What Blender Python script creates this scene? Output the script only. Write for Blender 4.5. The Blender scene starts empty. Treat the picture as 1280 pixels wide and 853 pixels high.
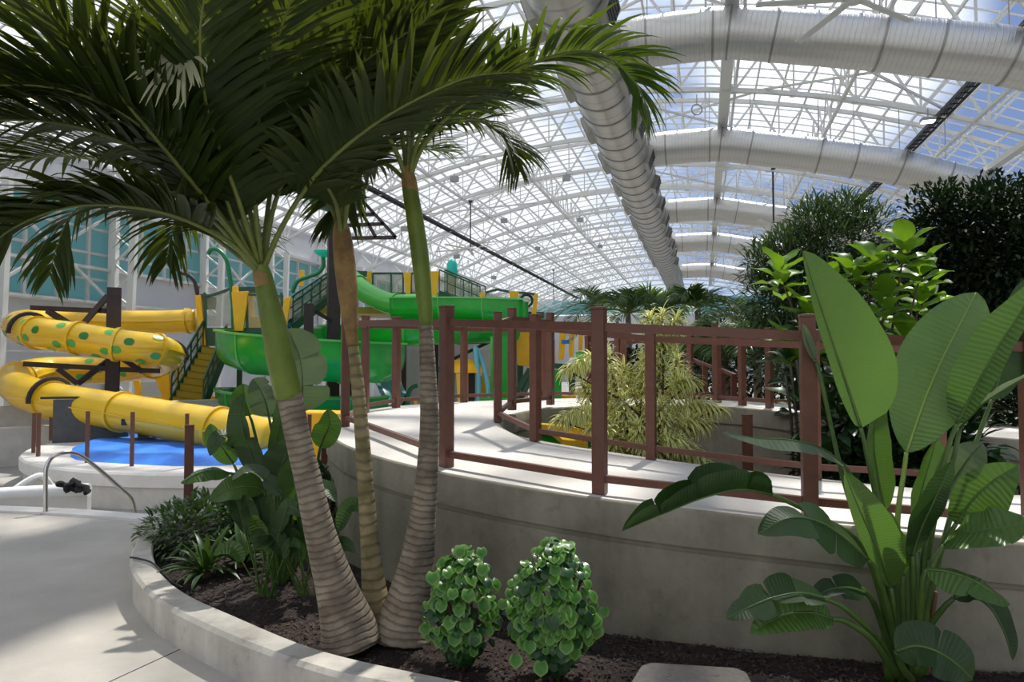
import bpy, math, random
from mathutils import Vector, Matrix
V=Vector
PI=math.pi
sc=bpy.context.scene
rnd=random.Random(7)
# ------------------------------------------------------------------ camera, sky, sun, exposure
TILT=math.radians(2.0); FPX=24/36*1280
cam=bpy.data.objects.new('camera',bpy.data.cameras.new('camera'))
cam.data.lens=24; cam.data.sensor_width=36; cam.data.clip_end=600; cam.data.clip_start=.05
cam.location=(0,0,1.6); cam.rotation_euler=(PI/2+TILT,0,0)
sc.collection.objects.link(cam); sc.camera=cam
sc.view_settings.view_transform='Standard'; sc.view_settings.look='None'
sc.view_settings.exposure=0.0; sc.view_settings.gamma=1; sc.view_settings.use_curve_mapping=False
SUN_EL=math.radians(60); SUN_AZ=math.radians(24); SUN_STR=6.0; SKY_STR=1.2
sd=bpy.data.lights.new('sun','SUN'); sd.energy=SUN_STR; sd.angle=math.radians(1.6); sd.color=(1,.94,.84)
so=bpy.data.objects.new('sun',sd); sc.collection.objects.link(so)
sdir=V((math.sin(SUN_AZ)*math.cos(SUN_EL),math.cos(SUN_AZ)*math.cos(SUN_EL),math.sin(SUN_EL)))
so.rotation_euler=sdir.to_track_quat('Z','Y').to_euler()
w=bpy.data.worlds.new('sky'); sc.world=w; w.use_nodes=True
nt=w.node_tree; nt.nodes.clear(); L=nt.links.new
def N(t,**k):
    n=nt.nodes.new(t)
    for a,b in k.items(): setattr(n,a,b)
    return n
tc=N('ShaderNodeTexCoord')
noi=N('ShaderNodeTexNoise'); noi.inputs['Scale'].default_value=3.2; noi.inputs['Detail'].default_value=6; noi.inputs['Roughness'].default_value=.6
mp=N('ShaderNodeMapping'); mp.inputs['Scale'].default_value=(1,1,2.2); L(tc.outputs['Generated'],mp.inputs[0]); L(mp.outputs[0],noi.inputs['Vector'])
sx=N('ShaderNodeSeparateXYZ'); L(tc.outputs['Generated'],sx.inputs[0])
# clouds gather to the left (west), clear blue to the right
ma=N('ShaderNodeMath',operation='MULTIPLY_ADD'); L(sx.outputs['X'],ma.inputs[0]); ma.inputs[1].default_value=-.85; ma.inputs[2].default_value=.22
ad=N('ShaderNodeMath',operation='ADD'); L(ma.outputs[0],ad.inputs[0]); L(noi.outputs['Fac'],ad.inputs[1])
cr=N('ShaderNodeValToRGB'); L(ad.outputs[0],cr.inputs[0])
cr.color_ramp.elements[0].position=.38; cr.color_ramp.elements[0].color=(.10,.19,.42,1)
cr.color_ramp.elements[1].position=.66; cr.color_ramp.elements[1].color=(.84,.86,.91,1)
e=cr.color_ramp.elements.new(.50); e.color=(.40,.51,.74,1)
# sun glare scattered by the glazing, put into the sky as a bright patch
gd=V((math.sin(math.radians(25))*math.cos(math.radians(24)),math.cos(math.radians(25))*math.cos(math.radians(24)),math.sin(math.radians(24)))).normalized()
dp=N('ShaderNodeVectorMath',operation='DOT_PRODUCT'); L(tc.outputs['Generated'],dp.inputs[0]); dp.inputs[1].default_value=gd
mr=N('ShaderNodeMapRange'); L(dp.outputs['Value'],mr.inputs[0]); mr.inputs[1].default_value=.982; mr.inputs[2].default_value=1.0; mr.inputs[3].default_value=0; mr.inputs[4].default_value=1
mr.interpolation_type='SMOOTHSTEP'
mx=N('ShaderNodeMixRGB'); L(mr.outputs[0],mx.inputs[0]); L(cr.outputs[0],mx.inputs[1]); mx.inputs[2].default_value=(1.5,1.5,1.5,1)
bg=N('ShaderNodeBackground'); bg.inputs['Strength'].default_value=SKY_STR; L(mx.outputs[0],bg.inputs[0])
ow=N('ShaderNodeOutputWorld'); L(bg.outputs[0],ow.inputs[0])

# ------------------------------------------------------------------ helpers
def P(px,py,Y):
    "world point seen at photo pixel px,py at forward distance Y"
    x=(px-640)/FPX; v=(426.5-py)/FPX
    d=V((x,math.cos(TILT)-v*math.sin(TILT),math.sin(TILT)+v*math.cos(TILT)))
    return V((0,0,1.6))+d*(Y/d.y)
PHI=math.radians(15.7)
def B(r,a,z): return V((r*math.cos(PHI)+a*math.sin(PHI), a*math.cos(PHI)-r*math.sin(PHI), z))
def sm(x): return x*x*(3-2*x)
def crom(pts,n):
    "smooth curve through points, n samples per span"
    P_=[V(p) for p in pts]
    if len(P_)<3: 
        return [P_[0].lerp(P_[-1],i/n) for i in range(n+1)]
    P_=[P_[0]*2-P_[1]]+P_+[P_[-1]*2-P_[-2]]; out=[]
    for i in range(1,len(P_)-2):
        a,b,c,d=P_[i-1:i+3]
        for k in range(n):
            t=k/n
            out.append(.5*((2*b)+(c-a)*t+(2*a-5*b+4*c-d)*t*t+(3*b-a-3*c+d)*t**3))
    out.append(P_[-2].copy()); return out
def cromf(vals,n):
    return [v.x for v in crom([V((v,0,0)) for v in vals],n)]
class MB:
    def __init__(s): s.v=[];s.f=[];s.uv=[];s.mi=[];s.cur=0
    def add(s,vs,fs,uvs=None):
        o=len(s.v); s.v+= [tuple(v) for v in vs]; s.uv+= (uvs if uvs else [(0,0)]*len(vs))
        s.f+=[tuple(i+o for i in f) for f in fs]; s.mi+=[s.cur]*len(fs)
    def hexa(s,p):   # p: 4 bottom, 4 top
        s.add(p,[(0,3,2,1),(4,5,6,7),(0,1,5,4),(1,2,6,5),(2,3,7,6),(3,0,4,7)])
    def box(s,c,size,rot=0,ax=None):
        c=V(c); hx,hy,hz=[k/2 for k in size]
        R=ax if ax else Matrix.Rotation(rot,3,'Z')
        s.hexa([c+R@V((x*hx,y*hy,z*hz)) for z in(-1,1) for x,y in((-1,-1),(1,-1),(1,1),(-1,1))])
    def bar(s,a,b,wd,ht=None,up=V((0,0,1))):
        a=V(a);b=V(b);t=(b-a)
        if t.length<1e-6: return
        t.normalize(); sd=t.cross(up)
        if sd.length<1e-4: sd=V((1,0,0))
        sd.normalize(); u=sd.cross(t); ht=ht or wd; sd=sd*wd/2;u=u*ht/2
        s.hexa([a-sd-u,a+sd-u,b+sd-u,b-sd-u,a-sd+u,a+sd+u,b+sd+u,b-sd+u])
    def sweepbar(s,pts,wd,ht):
        "rectangular section along a polyline, kept upright"
        n=len(pts);vs=[]
        for i,p in enumerate(pts):
            t=(pts[min(i+1,n-1)]-pts[max(i-1,0)]).normalized(); sd=t.cross(V((0,0,1)))
            sd=sd.normalized()*wd/2 if sd.length>1e-4 else V((wd/2,0,0)); u=V((0,0,ht/2))
            vs+=[p-sd-u,p+sd-u,p+sd+u,p-sd+u]
        fs=[(3,2,1,0),tuple(4*(n-1)+k for k in(0,1,2,3))]
        for i in range(n-1):
            for k in range(4):
                fs.append((4*i+k,4*i+(k+1)%4,4*i+4+(k+1)%4,4*i+4+k))
        s.add(vs,fs)
    def tube(s,pts,rad,seg=10,cap=True,prof=None):
        n=len(pts); rad=rad if hasattr(rad,'__len__') else [rad]*n
        t0=(pts[1]-pts[0]).normalized(); nn=t0.orthogonal().normalized()
        if abs(t0.z)<.9: nn=(V((0,0,1))-t0*t0.z).normalized()
        vs=[];uv=[];L_=0
        for i in range(n):
            t=(pts[min(i+1,n-1)]-pts[max(i-1,0)]).normalized()
            nn=(nn-t*nn.dot(t)).normalized(); bb=t.cross(nn)
            if i: L_+=(pts[i]-pts[i-1]).length
            for k in range(seg):
                a=2*PI*k/seg; vs.append(pts[i]+(nn*math.cos(a)+bb*math.sin(a))*rad[i]); uv.append((k/seg,L_))
        fs=[]
        for i in range(n-1):
            for k in range(seg):
                k2=(k+1)%seg; fs.append((i*seg+k,i*seg+k2,(i+1)*seg+k2,(i+1)*seg+k))
        if cap:
            fs.append(tuple(range(seg-1,-1,-1))); fs.append(tuple((n-1)*seg+k for k in range(seg)))
        s.add(vs,fs,uv)
    def slab(s,pts,thick):
        "polygon outline extruded by vector"
        n=len(pts); t=V(thick); vs=[V(p) for p in pts]+[V(p)+t for p in pts]
        s.add(vs,[tuple(range(n)),tuple(range(2*n-1,n-1,-1))]+[(i,i+n,(i+1)%n+n,(i+1)%n) for i in range(n)])
    def lathe(s,c,prof,seg=20,ax=None):
        vs=[];fs=[];c=V(c)
        for r,z in prof:
            for k in range(seg):
                a=2*PI*k/seg; q=V((r*math.cos(a),r*math.sin(a),z)); vs.append(c+(ax@q if ax else q))
        for i in range(len(prof)-1):
            for k in range(seg):
                k2=(k+1)%seg; fs.append((i*seg+k,i*seg+k2,(i+1)*seg+k2,(i+1)*seg+k))
        fs.append(tuple(range(seg-1,-1,-1))); fs.append(tuple((len(prof)-1)*seg+k for k in range(seg)))
        s.add(vs,fs)
    def build(s,name,mat,parent=None,smooth=False,label=None,cat=None,group=None,kind=None,bevel=0):
        me=bpy.data.meshes.new(name); me.from_pydata(s.v,[],s.f)
        ul=me.uv_layers.new(name='uv')
        li=[0]*len(me.loops); me.loops.foreach_get('vertex_index',li)
        flat=[]
        for i in li: flat+=s.uv[i]
        ul.data.foreach_set('uv',flat)
        for m in (mat if isinstance(mat,list) else [mat]): me.materials.append(m)
        me.polygons.foreach_set('material_index',s.mi)
        if smooth:
            me.polygons.foreach_set('use_smooth',[True]*len(me.polygons))
            if smooth!='all':
                me.set_sharp_from_angle(angle=math.radians(40))
        me.update()
        o=bpy.data.objects.new(name,me); sc.collection.objects.link(o)
        if parent is not None: o.parent=parent; o.matrix_parent_inverse=parent.matrix_basis.inverted()
        if bevel:
            b=o.modifiers.new('bevel','BEVEL'); b.width=bevel; b.segments=2; b.limit_method='ANGLE'
        tag(o,label,cat,group,kind); return o
def tag(o,label=None,cat=None,group=None,kind=None):
    if label:o['label']=label
    if cat:o['category']=cat
    if group:o['group']=group
    if kind:o['kind']=kind
def thing(name,loc,label,cat,group=None,kind=None):
    o=bpy.data.objects.new(name,None); sc.collection.objects.link(o); o.location=loc; o.empty_display_size=.1
    tag(o,label,cat,group,kind); return o
def copy_tree(o,parent=None):
    c=o.copy(); sc.collection.objects.link(c)
    if parent is not None: c.parent=parent
    for ch in [x for x in sc.objects if x.parent==o]: copy_tree(ch,c)
    return c
# ------------------------------------------------------------------ materials
M={}
def mat(name,col,rough=.6,metal=0,noise=None,bump=0,bscale=20,spec=.5,trans=0,coat=0,alpha=1,tcol=None):
    """noise=(scale,[(pos,color)...]) in object space; trans mixes a translucent lobe"""
    m=bpy.data.materials.new(name); m.use_nodes=True; nt=m.node_tree; b=nt.nodes['Principled BSDF']; out=nt.nodes['Material Output']
    b.inputs['Base Color'].default_value=(*col,1); b.inputs['Roughness'].default_value=rough; b.inputs['Metallic'].default_value=metal
    b.inputs['Specular IOR Level'].default_value=spec; b.inputs['Coat Weight'].default_value=coat; b.inputs['Alpha'].default_value=alpha
    csock=None
    if noise:
        g=nt.nodes.new('ShaderNodeNewGeometry'); n=nt.nodes.new('ShaderNodeTexNoise'); n.inputs['Scale'].default_value=noise[0]; n.inputs['Detail'].default_value=5; n.inputs['Roughness'].default_value=.65
        nt.links.new(g.outputs['Position'],n.inputs['Vector'])
        r=nt.nodes.new('ShaderNodeValToRGB'); nt.links.new(n.outputs['Fac'],r.inputs[0])
        el=r.color_ramp.elements
        for i,(p,c) in enumerate(noise[1]):
            x=el[i] if i<2 else el.new(p)
            x.position=p; x.color=(*c,1)
        nt.links.new(r.outputs[0],b.inputs['Base Color']); csock=r.outputs[0]
    if bump:
        g=nt.nodes.new('ShaderNodeNewGeometry'); n=nt.nodes.new('ShaderNodeTexNoise'); n.inputs['Scale'].default_value=bscale; n.inputs['Detail'].default_value=4
        nt.links.new(g.outputs['Position'],n.inputs['Vector'])
        bp=nt.nodes.new('ShaderNodeBump'); bp.inputs['Strength'].default_value=bump; bp.inputs['Distance'].default_value=.02
        nt.links.new(n.outputs['Fac'],bp.inputs['Height']); nt.links.new(bp.outputs[0],b.inputs['Normal'])
    if trans:
        t=nt.nodes.new('ShaderNodeBsdfTranslucent'); t.inputs[0].default_value=(*(tcol or col),1)
        mxs=nt.nodes.new('ShaderNodeMixShader'); mxs.inputs[0].default_value=trans
        nt.links.new(b.outputs[0],mxs.inputs[1]); nt.links.new(t.outputs[0],mxs.inputs[2]); nt.links.new(mxs.outputs[0],out.inputs[0])
    M[name]=m; return m
def nodes(m): return m.node_tree.nodes, m.node_tree.links.new, m.node_tree.nodes['Principled BSDF']
C3=lambda *a:tuple(a)
mat('concrete_wall',(.3,.28,.23),.85,noise=(1.7,[(.28,(.17,.155,.115)),(.72,(.34,.315,.245)),(.5,(.265,.245,.19))]),bump=.25,bscale=18)
mat('concrete_light',(.6,.58,.54),.8,noise=(2.2,[(.3,(.50,.48,.44)),(.7,(.64,.62,.58))]),bump=.15,bscale=30)
mat('deck_white',(.72,.70,.67),.8,noise=(1.3,[(.3,(.60,.57,.53)),(.7,(.70,.67,.63))]),bump=.1,bscale=40)
mat('paving',(.4,.38,.35),.75,noise=(.9,[(.3,(.37,.345,.31)),(.7,(.53,.50,.45)),(.52,(.45,.42,.38))]),bump=.12,bscale=60)
mat('curb_concrete',(.5,.47,.42),.85,noise=(3.5,[(.25,(.36,.33,.29)),(.7,(.60,.57,.52)),(.45,(.50,.47,.42))]),bump=.25,bscale=25)
mat('pool_coping',(.68,.66,.63),.55,noise=(2,[(.3,(.6,.58,.55)),(.7,(.72,.70,.68))]))
mat('white_plaster',(.78,.79,.79),.4)
mat('soil',(.03,.02,.018),.95,noise=(24,[(.3,(.010,.006,.005)),(.75,(.055,.034,.028)),(.55,(.026,.016,.013))]),bump=.7,bscale=120)
mat('bark_chip',(.06,.035,.03),.9,noise=(9,[(.3,(.018,.010,.008)),(.8,(.10,.062,.05))]))
mat('far_ground',(.34,.33,.31),.85,noise=(.5,[(.3,(.27,.26,.24)),(.7,(.38,.37,.35))]))
mat('steel_white',(.66,.665,.65),.45)
mat('wall_panel',(.62,.63,.66),.5,noise=(.6,[(.3,(.58,.59,.62)),(.7,(.66,.67,.70))]))
mat('teal_glass',(.20,.34,.35),.2,trans=.6,tcol=(.34,.56,.57))
mat('black_metal',(.02,.02,.022),.5)
mat('dark_panel',(.075,.078,.08),.6,noise=(4,[(.3,(.06,.063,.065)),(.7,(.10,.10,.105))]))
mat('brown_metal',(.17,.075,.052),.42,noise=(14,[(.3,(.12,.045,.028)),(.7,(.165,.063,.04))]))
mat('brown_steel',(.035,.021,.018),.5,noise=(3,[(.3,(.028,.017,.015)),(.7,(.05,.03,.025))]))
mat('slide_yellow',(.86,.55,.035),.22,coat=.3,noise=(1.2,[(.3,(.90,.56,.015)),(.7,(.95,.64,.05))]),trans=.12,tcol=(.9,.5,.02))
mat('slide_green',(.02,.30,.03),.22,coat=.3,noise=(.8,[(.3,(.012,.40,.035)),(.7,(.03,.54,.06))]),trans=.25,tcol=(.03,.5,.05))
mat('slide_lightgreen',(.14,.62,.12),.25,coat=.3,trans=.15)
mat('slide_teal',(.0,.22,.26),.25,coat=.3,trans=.15)
mat('dot_green',(.09,.42,.09),.3)
mat('panel_yellow',(.88,.45,.0),.4,noise=(2,[(.3,(.93,.46,.0)),(.7,(1,.55,.01))]))
mat('stair_yellow',(.42,.29,.01),.5)
mat('rail_green',(.02,.09,.045),.4)
mat('arch_green',(.015,.20,.075),.35)
mat('turquoise',(.05,.70,.62),.3,trans=.3)
mat('pale_turquoise',(.16,.50,.56),.35)
mat('step_blue',(.03,.20,.42),.5)
mat('mesh_screen',(.42,.43,.35),.6,alpha=.34)
mat('blue_mat',(.03,.20,.72),.5,noise=(1.6,[(.3,(.01,.13,.62)),(.7,(.03,.26,.88))]),bump=.5,bscale=3)
mat('stainless',(.6,.58,.55),.22,metal=1)
mat('black_fabric',(.012,.012,.014),.85,bump=.5,bscale=60)
mat('black_rubber',(.015,.015,.015),.6)
mat('lid_plastic',(.26,.235,.21),.6,noise=(30,[(.3,(.22,.20,.18)),(.7,(.31,.28,.25))]))
mat('orange',(.8,.25,.02),.4)
mat('blue_sign',(.02,.18,.55),.4)
mat('fan_metal',(.62,.62,.60),.4)
mat('grey_box',(.32,.33,.34),.5)
def emis(name,col,s):
    m=bpy.data.materials.new(name); m.use_nodes=True; b=m.node_tree.nodes['Principled BSDF']
    b.inputs['Emission Color'].default_value=(*col,1); b.inputs['Emission Strength'].default_value=s; M[name]=m
emis('lamp_glow',(1,.86,.6),6)
# roof glazing: clear pane with a thin milky film
m=bpy.data.materials.new('roof_glass'); m.use_nodes=True; nt=m.node_tree; nt.nodes.clear()
o_=nt.nodes.new('ShaderNodeOutputMaterial'); t_=nt.nodes.new('ShaderNodeBsdfTransparent'); t_.inputs[0].default_value=(.93,.95,.96,1)
tl=nt.nodes.new('ShaderNodeBsdfTranslucent'); tl.inputs[0].default_value=(.85,.87,.9,1)
m1=nt.nodes.new('ShaderNodeMixShader'); m1.inputs[0].default_value=.06
nt.links.new(t_.outputs[0],m1.inputs[1]); nt.links.new(tl.outputs[0],m1.inputs[2]); nt.links.new(m1.outputs[0],o_.inputs[0]); M['roof_glass']=m
# wall form marks: faint vertical streaks
def streaks(name):
    nd,lk,b=nodes(M[name]); r=[n for n in nd if n.type=='VALTORGB'][0]
    g=nd.new('ShaderNodeNewGeometry'); mp=nd.new('ShaderNodeMapping'); mp.inputs['Scale'].default_value=(7,7,.5); n=nd.new('ShaderNodeTexNoise'); n.inputs['Scale'].default_value=1.2; n.inputs['Detail'].default_value=5
    lk(g.outputs['Position'],mp.inputs[0]); lk(mp.outputs[0],n.inputs['Vector'])
    r2=nd.new('ShaderNodeValToRGB'); r2.color_ramp.elements[0].position=.3; r2.color_ramp.elements[0].color=(.72,.72,.72,1); r2.color_ramp.elements[1].position=.65; r2.color_ramp.elements[1].color=(1.05,1.05,1.05,1)
    lk(n.outputs['Fac'],r2.inputs[0]); mx=nd.new('ShaderNodeMixRGB'); mx.blend_type='MULTIPLY'; mx.inputs[0].default_value=.6
    lk(r.outputs[0],mx.inputs[1]); lk(r2.outputs[0],mx.inputs[2])
    n3=nd.new('ShaderNodeTexNoise'); n3.inputs['Scale'].default_value=14; n3.inputs['Detail'].default_value=6; lk(g.outputs['Position'],n3.inputs['Vector'])
    r3=nd.new('ShaderNodeValToRGB'); r3.color_ramp.elements[0].position=.28; r3.color_ramp.elements[0].color=(.6,.58,.55,1); r3.color_ramp.elements[1].position=.4; r3.color_ramp.elements[1].color=(1,1,1,1); lk(n3.outputs['Fac'],r3.inputs[0])
    m3=nd.new('ShaderNodeMixRGB'); m3.blend_type='MULTIPLY'; m3.inputs[0].default_value=.4; lk(mx.outputs[0],m3.inputs[1]); lk(r3.outputs[0],m3.inputs[2])
    lk(m3.outputs[0],b.inputs['Base Color'])
streaks('concrete_wall'); streaks('curb_concrete')
# duct sheet metal with spiral ribs (uv.y = metres along)
def ductmat(name,col,period,rough=.3,bs=.3,dk=.8):
    mat(name,col,rough,metal=.75); nd,lk,b=nodes(M[name])
    uv=nd.new('ShaderNodeUVMap'); uv.uv_map='uv'; sp=nd.new('ShaderNodeSeparateXYZ'); lk(uv.outputs[0],sp.inputs[0])
    mu=nd.new('ShaderNodeMath'); mu.operation='MULTIPLY'; mu.inputs[1].default_value=2*PI/period; lk(sp.outputs['Y'],mu.inputs[0])
    si=nd.new('ShaderNodeMath'); si.operation='SINE'; lk(mu.outputs[0],si.inputs[0])
    pw=nd.new('ShaderNodeMapRange'); pw.inputs[1].default_value=.8; pw.inputs[2].default_value=1; lk(si.outputs[0],pw.inputs[0])
    bp=nd.new('ShaderNodeBump'); bp.inputs['Strength'].default_value=bs; bp.inputs['Distance'].default_value=.02; lk(pw.outputs[0],bp.inputs['Height']); lk(bp.outputs[0],b.inputs['Normal'])
    mx=nd.new('ShaderNodeMixRGB'); lk(pw.outputs[0],mx.inputs[0]); mx.inputs[1].default_value=(*col,1); mx.inputs[2].default_value=(*[c*dk for c in col],1); lk(mx.outputs[0],b.inputs['Base Color'])
ductmat('duct_ribbed',(.56,.555,.54),.17,.34,.22,.86); ductmat('duct_plain',(.46,.435,.40),.9,.3,.2,.8)
mat('duct_band',(.30,.29,.27),.4,metal=.8)
# palm bark: ring scars along uv.y
def barkmat(name,c1,c2,c3,period):
    mat(name,c1,.85); nd,lk,b=nodes(M[name])
    uv=nd.new('ShaderNodeUVMap'); uv.uv_map='uv'
    n=nd.new('ShaderNodeTexNoise'); n.inputs['Scale'].default_value=5; n.inputs['Detail'].default_value=5; g=nd.new('ShaderNodeNewGeometry'); lk(g.outputs['Position'],n.inputs['Vector'])
    sp=nd.new('ShaderNodeSeparateXYZ'); lk(uv.outputs[0],sp.inputs[0])
    m1=nd.new('ShaderNodeMath'); m1.operation='MULTIPLY_ADD'; lk(n.outputs['Fac'],m1.inputs[0]); m1.inputs[1].default_value=.08; lk(sp.outputs['Y'],m1.inputs[2])
    mu=nd.new('ShaderNodeMath'); mu.operation='MULTIPLY'; mu.inputs[1].default_value=2*PI/period; lk(m1.outputs[0],mu.inputs[0])
    si=nd.new('ShaderNodeMath'); si.operation='SINE'; lk(mu.outputs[0],si.inputs[0])
    pw=nd.new('ShaderNodeMapRange'); pw.inputs[1].default_value=.2; pw.inputs[2].default_value=1.6; lk(si.outputs[0],pw.inputs[0])
    r=nd.new('ShaderNodeValToRGB'); r.color_ramp.elements[0].position=.35; r.color_ramp.elements[0].color=(*c1,1); r.color_ramp.elements[1].position=.65; r.color_ramp.elements[1].color=(*c2,1); 
    n2=nd.new('ShaderNodeTexNoise'); n2.inputs['Scale'].default_value=9; n2.inputs['Detail'].default_value=8; lk(g.outputs['Position'],n2.inputs['Vector']); lk(n2.outputs['Fac'],r.inputs[0])
    mx=nd.new('ShaderNodeMixRGB'); lk(pw.outputs[0],mx.inputs[0]); lk(r.outputs[0],mx.inputs[1]); mx.inputs[2].default_value=(*c3,1); lk(mx.outputs[0],b.inputs['Base Color'])
    bp=nd.new('ShaderNodeBump'); bp.inputs['Strength'].default_value=.7; bp.inputs['Distance'].default_value=.012; bp.invert=True; ad=nd.new('ShaderNodeMath'); ad.operation='ADD'; lk(pw.outputs[0],ad.inputs[0]); lk(n2.outputs['Fac'],ad.inputs[1]); lk(ad.outputs[0],bp.inputs['Height']); lk(bp.outputs[0],b.inputs['Normal'])
barkmat('palm_bark',(.15,.12,.085),(.32,.27,.20),(.10,.072,.058),.036)
barkmat('palm_bark_base',(.10,.075,.055),(.22,.17,.12),(.10,.075,.055),.03)
barkmat('palm_bark_green',(.17,.15,.06),(.34,.28,.15),(.12,.08,.05),.06)
mat('crownshaft_green',(.13,.20,.015),.4,noise=(5,[(.3,(.085,.14,.01)),(.7,(.19,.25,.03)),(.5,(.13,.19,.016))]))
mat('crownshaft_brown',(.30,.17,.05),.6,noise=(9,[(.3,(.13,.075,.04)),(.7,(.38,.25,.09)),(.5,(.27,.16,.05))]))
mat('petiole',(.15,.19,.03),.45,noise=(4,[(.3,(.09,.13,.025)),(.7,(.20,.23,.05))]))
# leaves
def leafmat(name,c1,c2,tcol,tr=.3,rough=.4,scale=3,spec=.5):
    return mat(name,c1,rough,noise=(scale,[(.3,c1),(.7,c2)]),trans=tr,tcol=tcol,spec=spec)
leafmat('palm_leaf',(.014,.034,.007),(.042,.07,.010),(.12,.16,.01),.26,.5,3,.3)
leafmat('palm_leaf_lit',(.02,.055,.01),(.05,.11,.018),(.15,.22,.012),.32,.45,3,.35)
leafmat('palm_leaf_dead',(.30,.32,.18),(.45,.45,.28),(.3,.32,.15),.2,.5)
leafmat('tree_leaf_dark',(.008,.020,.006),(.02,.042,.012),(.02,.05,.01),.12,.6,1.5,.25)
leafmat('podocarpus_leaf',(.025,.055,.02),(.08,.13,.05),(.08,.14,.03),.2,.45,4,.35)
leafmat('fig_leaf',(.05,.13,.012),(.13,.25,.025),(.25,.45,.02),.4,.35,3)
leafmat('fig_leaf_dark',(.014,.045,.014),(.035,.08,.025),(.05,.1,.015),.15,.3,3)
leafmat('ground_leaf',(.02,.06,.012),(.075,.15,.03),(.10,.2,.02),.25,.3,12)
leafmat('fern_leaf',(.02,.055,.012),(.05,.11,.02),(.08,.16,.02),.25,.4,8)
leafmat('far_palm_leaf',(.035,.08,.018),(.08,.15,.03),(.12,.22,.03),.35,.4,2)
mat('twig',(.10,.065,.04),.85)
def paddle_mat(name,c1,c2,tcol,tr,period=.014,rough=.36,strength=.13):
    leafmat(name,c1,c2,tcol,tr,rough,2.2); nd,lk,b=nodes(M[name])
    uv=nd.new('ShaderNodeUVMap'); uv.uv_map='uv'; sp=nd.new('ShaderNodeSeparateXYZ'); lk(uv.outputs[0],sp.inputs[0])
    ab=nd.new('ShaderNodeMath'); ab.operation='ABSOLUTE'; lk(sp.outputs['X'],ab.inputs[0])
    ma=nd.new('ShaderNodeMath'); ma.operation='MULTIPLY_ADD'; lk(ab.outputs[0],ma.inputs[0]); ma.inputs[1].default_value=-.35; lk(sp.outputs['Y'],ma.inputs[2])
    n=nd.new('ShaderNodeTexNoise'); n.inputs['Scale'].default_value=7; lk(uv.outputs[0],n.inputs['Vector'])
    m2=nd.new('ShaderNodeMath'); m2.operation='MULTIPLY_ADD'; lk(n.outputs['Fac'],m2.inputs[0]); m2.inputs[1].default_value=.03; lk(ma.outputs[0],m2.inputs[2])
    mu=nd.new('ShaderNodeMath'); mu.operation='MULTIPLY'; mu.inputs[1].default_value=2*PI/period; lk(m2.outputs[0],mu.inputs[0])
    si=nd.new('ShaderNodeMath'); si.operation='SINE'; lk(mu.outputs[0],si.inputs[0])
    bp=nd.new('ShaderNodeBump'); bp.inputs['Strength'].default_value=strength; bp.inputs['Distance'].default_value=.006; lk(si.outputs[0],bp.inputs['Height']); lk(bp.outputs[0],b.inputs['Normal'])
paddle_mat('paddle_bright',(.06,.13,.025),(.095,.18,.04),(.10,.21,.025),.38)
paddle_mat('paddle_light',(.085,.17,.045),(.13,.23,.06),(.09,.18,.03),.3,.026,strength=.45)
paddle_mat('paddle_mid',(.05,.12,.022),(.085,.17,.03),(.08,.18,.015),.3,.022,strength=.3)
paddle_mat('paddle_dark',(.014,.042,.009),(.03,.07,.014),(.03,.09,.008),.2,.014,.48)
paddle_mat('paddle_grey',(.085,.13,.075),(.15,.20,.12),(.12,.2,.06),.25,.03,.5)
mat('midrib',(.22,.32,.06),.4)
mat('stalk_green',(.055,.12,.02),.35,noise=(6,[(.3,(.03,.08,.014)),(.7,(.09,.16,.03))]))
mat('stalk_dry',(.16,.09,.045),.8)
# variegated leaves: cream margins/veins by uv.x
def varieg(name,inner,outer,lo,hi,tr,veins=False):
    mat(name,inner,.35); m=M[name]; nd,lk,b=nodes(m)
    uv=nd.new('ShaderNodeUVMap'); uv.uv_map='uv'; sp=nd.new('ShaderNodeSeparateXYZ'); lk(uv.outputs[0],sp.inputs[0])
    ab=nd.new('ShaderNodeMath'); ab.operation='ABSOLUTE'; lk(sp.outputs['X'],ab.inputs[0])
    n=nd.new('ShaderNodeTexNoise'); n.inputs['Scale'].default_value=22; g=nd.new('ShaderNodeNewGeometry'); lk(g.outputs['Position'],n.inputs['Vector'])
    ma=nd.new('ShaderNodeMath'); ma.operation='MULTIPLY_ADD'; lk(n.outputs['Fac'],ma.inputs[0]); ma.inputs[1].default_value=.5; lk(ab.outputs[0],ma.inputs[2])
    r=nd.new('ShaderNodeMapRange'); r.inputs[1].default_value=lo+.25; r.inputs[2].default_value=hi+.25; lk(ma.outputs[0],r.inputs[0])
    mx=nd.new('ShaderNodeMixRGB'); lk(r.outputs[0],mx.inputs[0]); mx.inputs[1].default_value=(*inner,1); mx.inputs[2].default_value=(*outer,1); lk(mx.outputs[0],b.inputs['Base Color'])
    t=nd.new('ShaderNodeBsdfTranslucent'); lk(mx.outputs[0],t.inputs[0]); ms=nd.new('ShaderNodeMixShader'); ms.inputs[0].default_value=tr
    lk(b.outputs[0],ms.inputs[1]); lk(t.outputs[0],ms.inputs[2]); lk(ms.outputs[0],nd['Material Output'].inputs[0])
varieg('dracaena_leaf',(.12,.22,.03),(.92,.90,.38),.12,.42,.3)
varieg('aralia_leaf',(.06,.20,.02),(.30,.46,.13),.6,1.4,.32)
varieg('aralia_leaf_dark',(.014,.06,.012),(.05,.14,.04),.9,1.2,.15)
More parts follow.
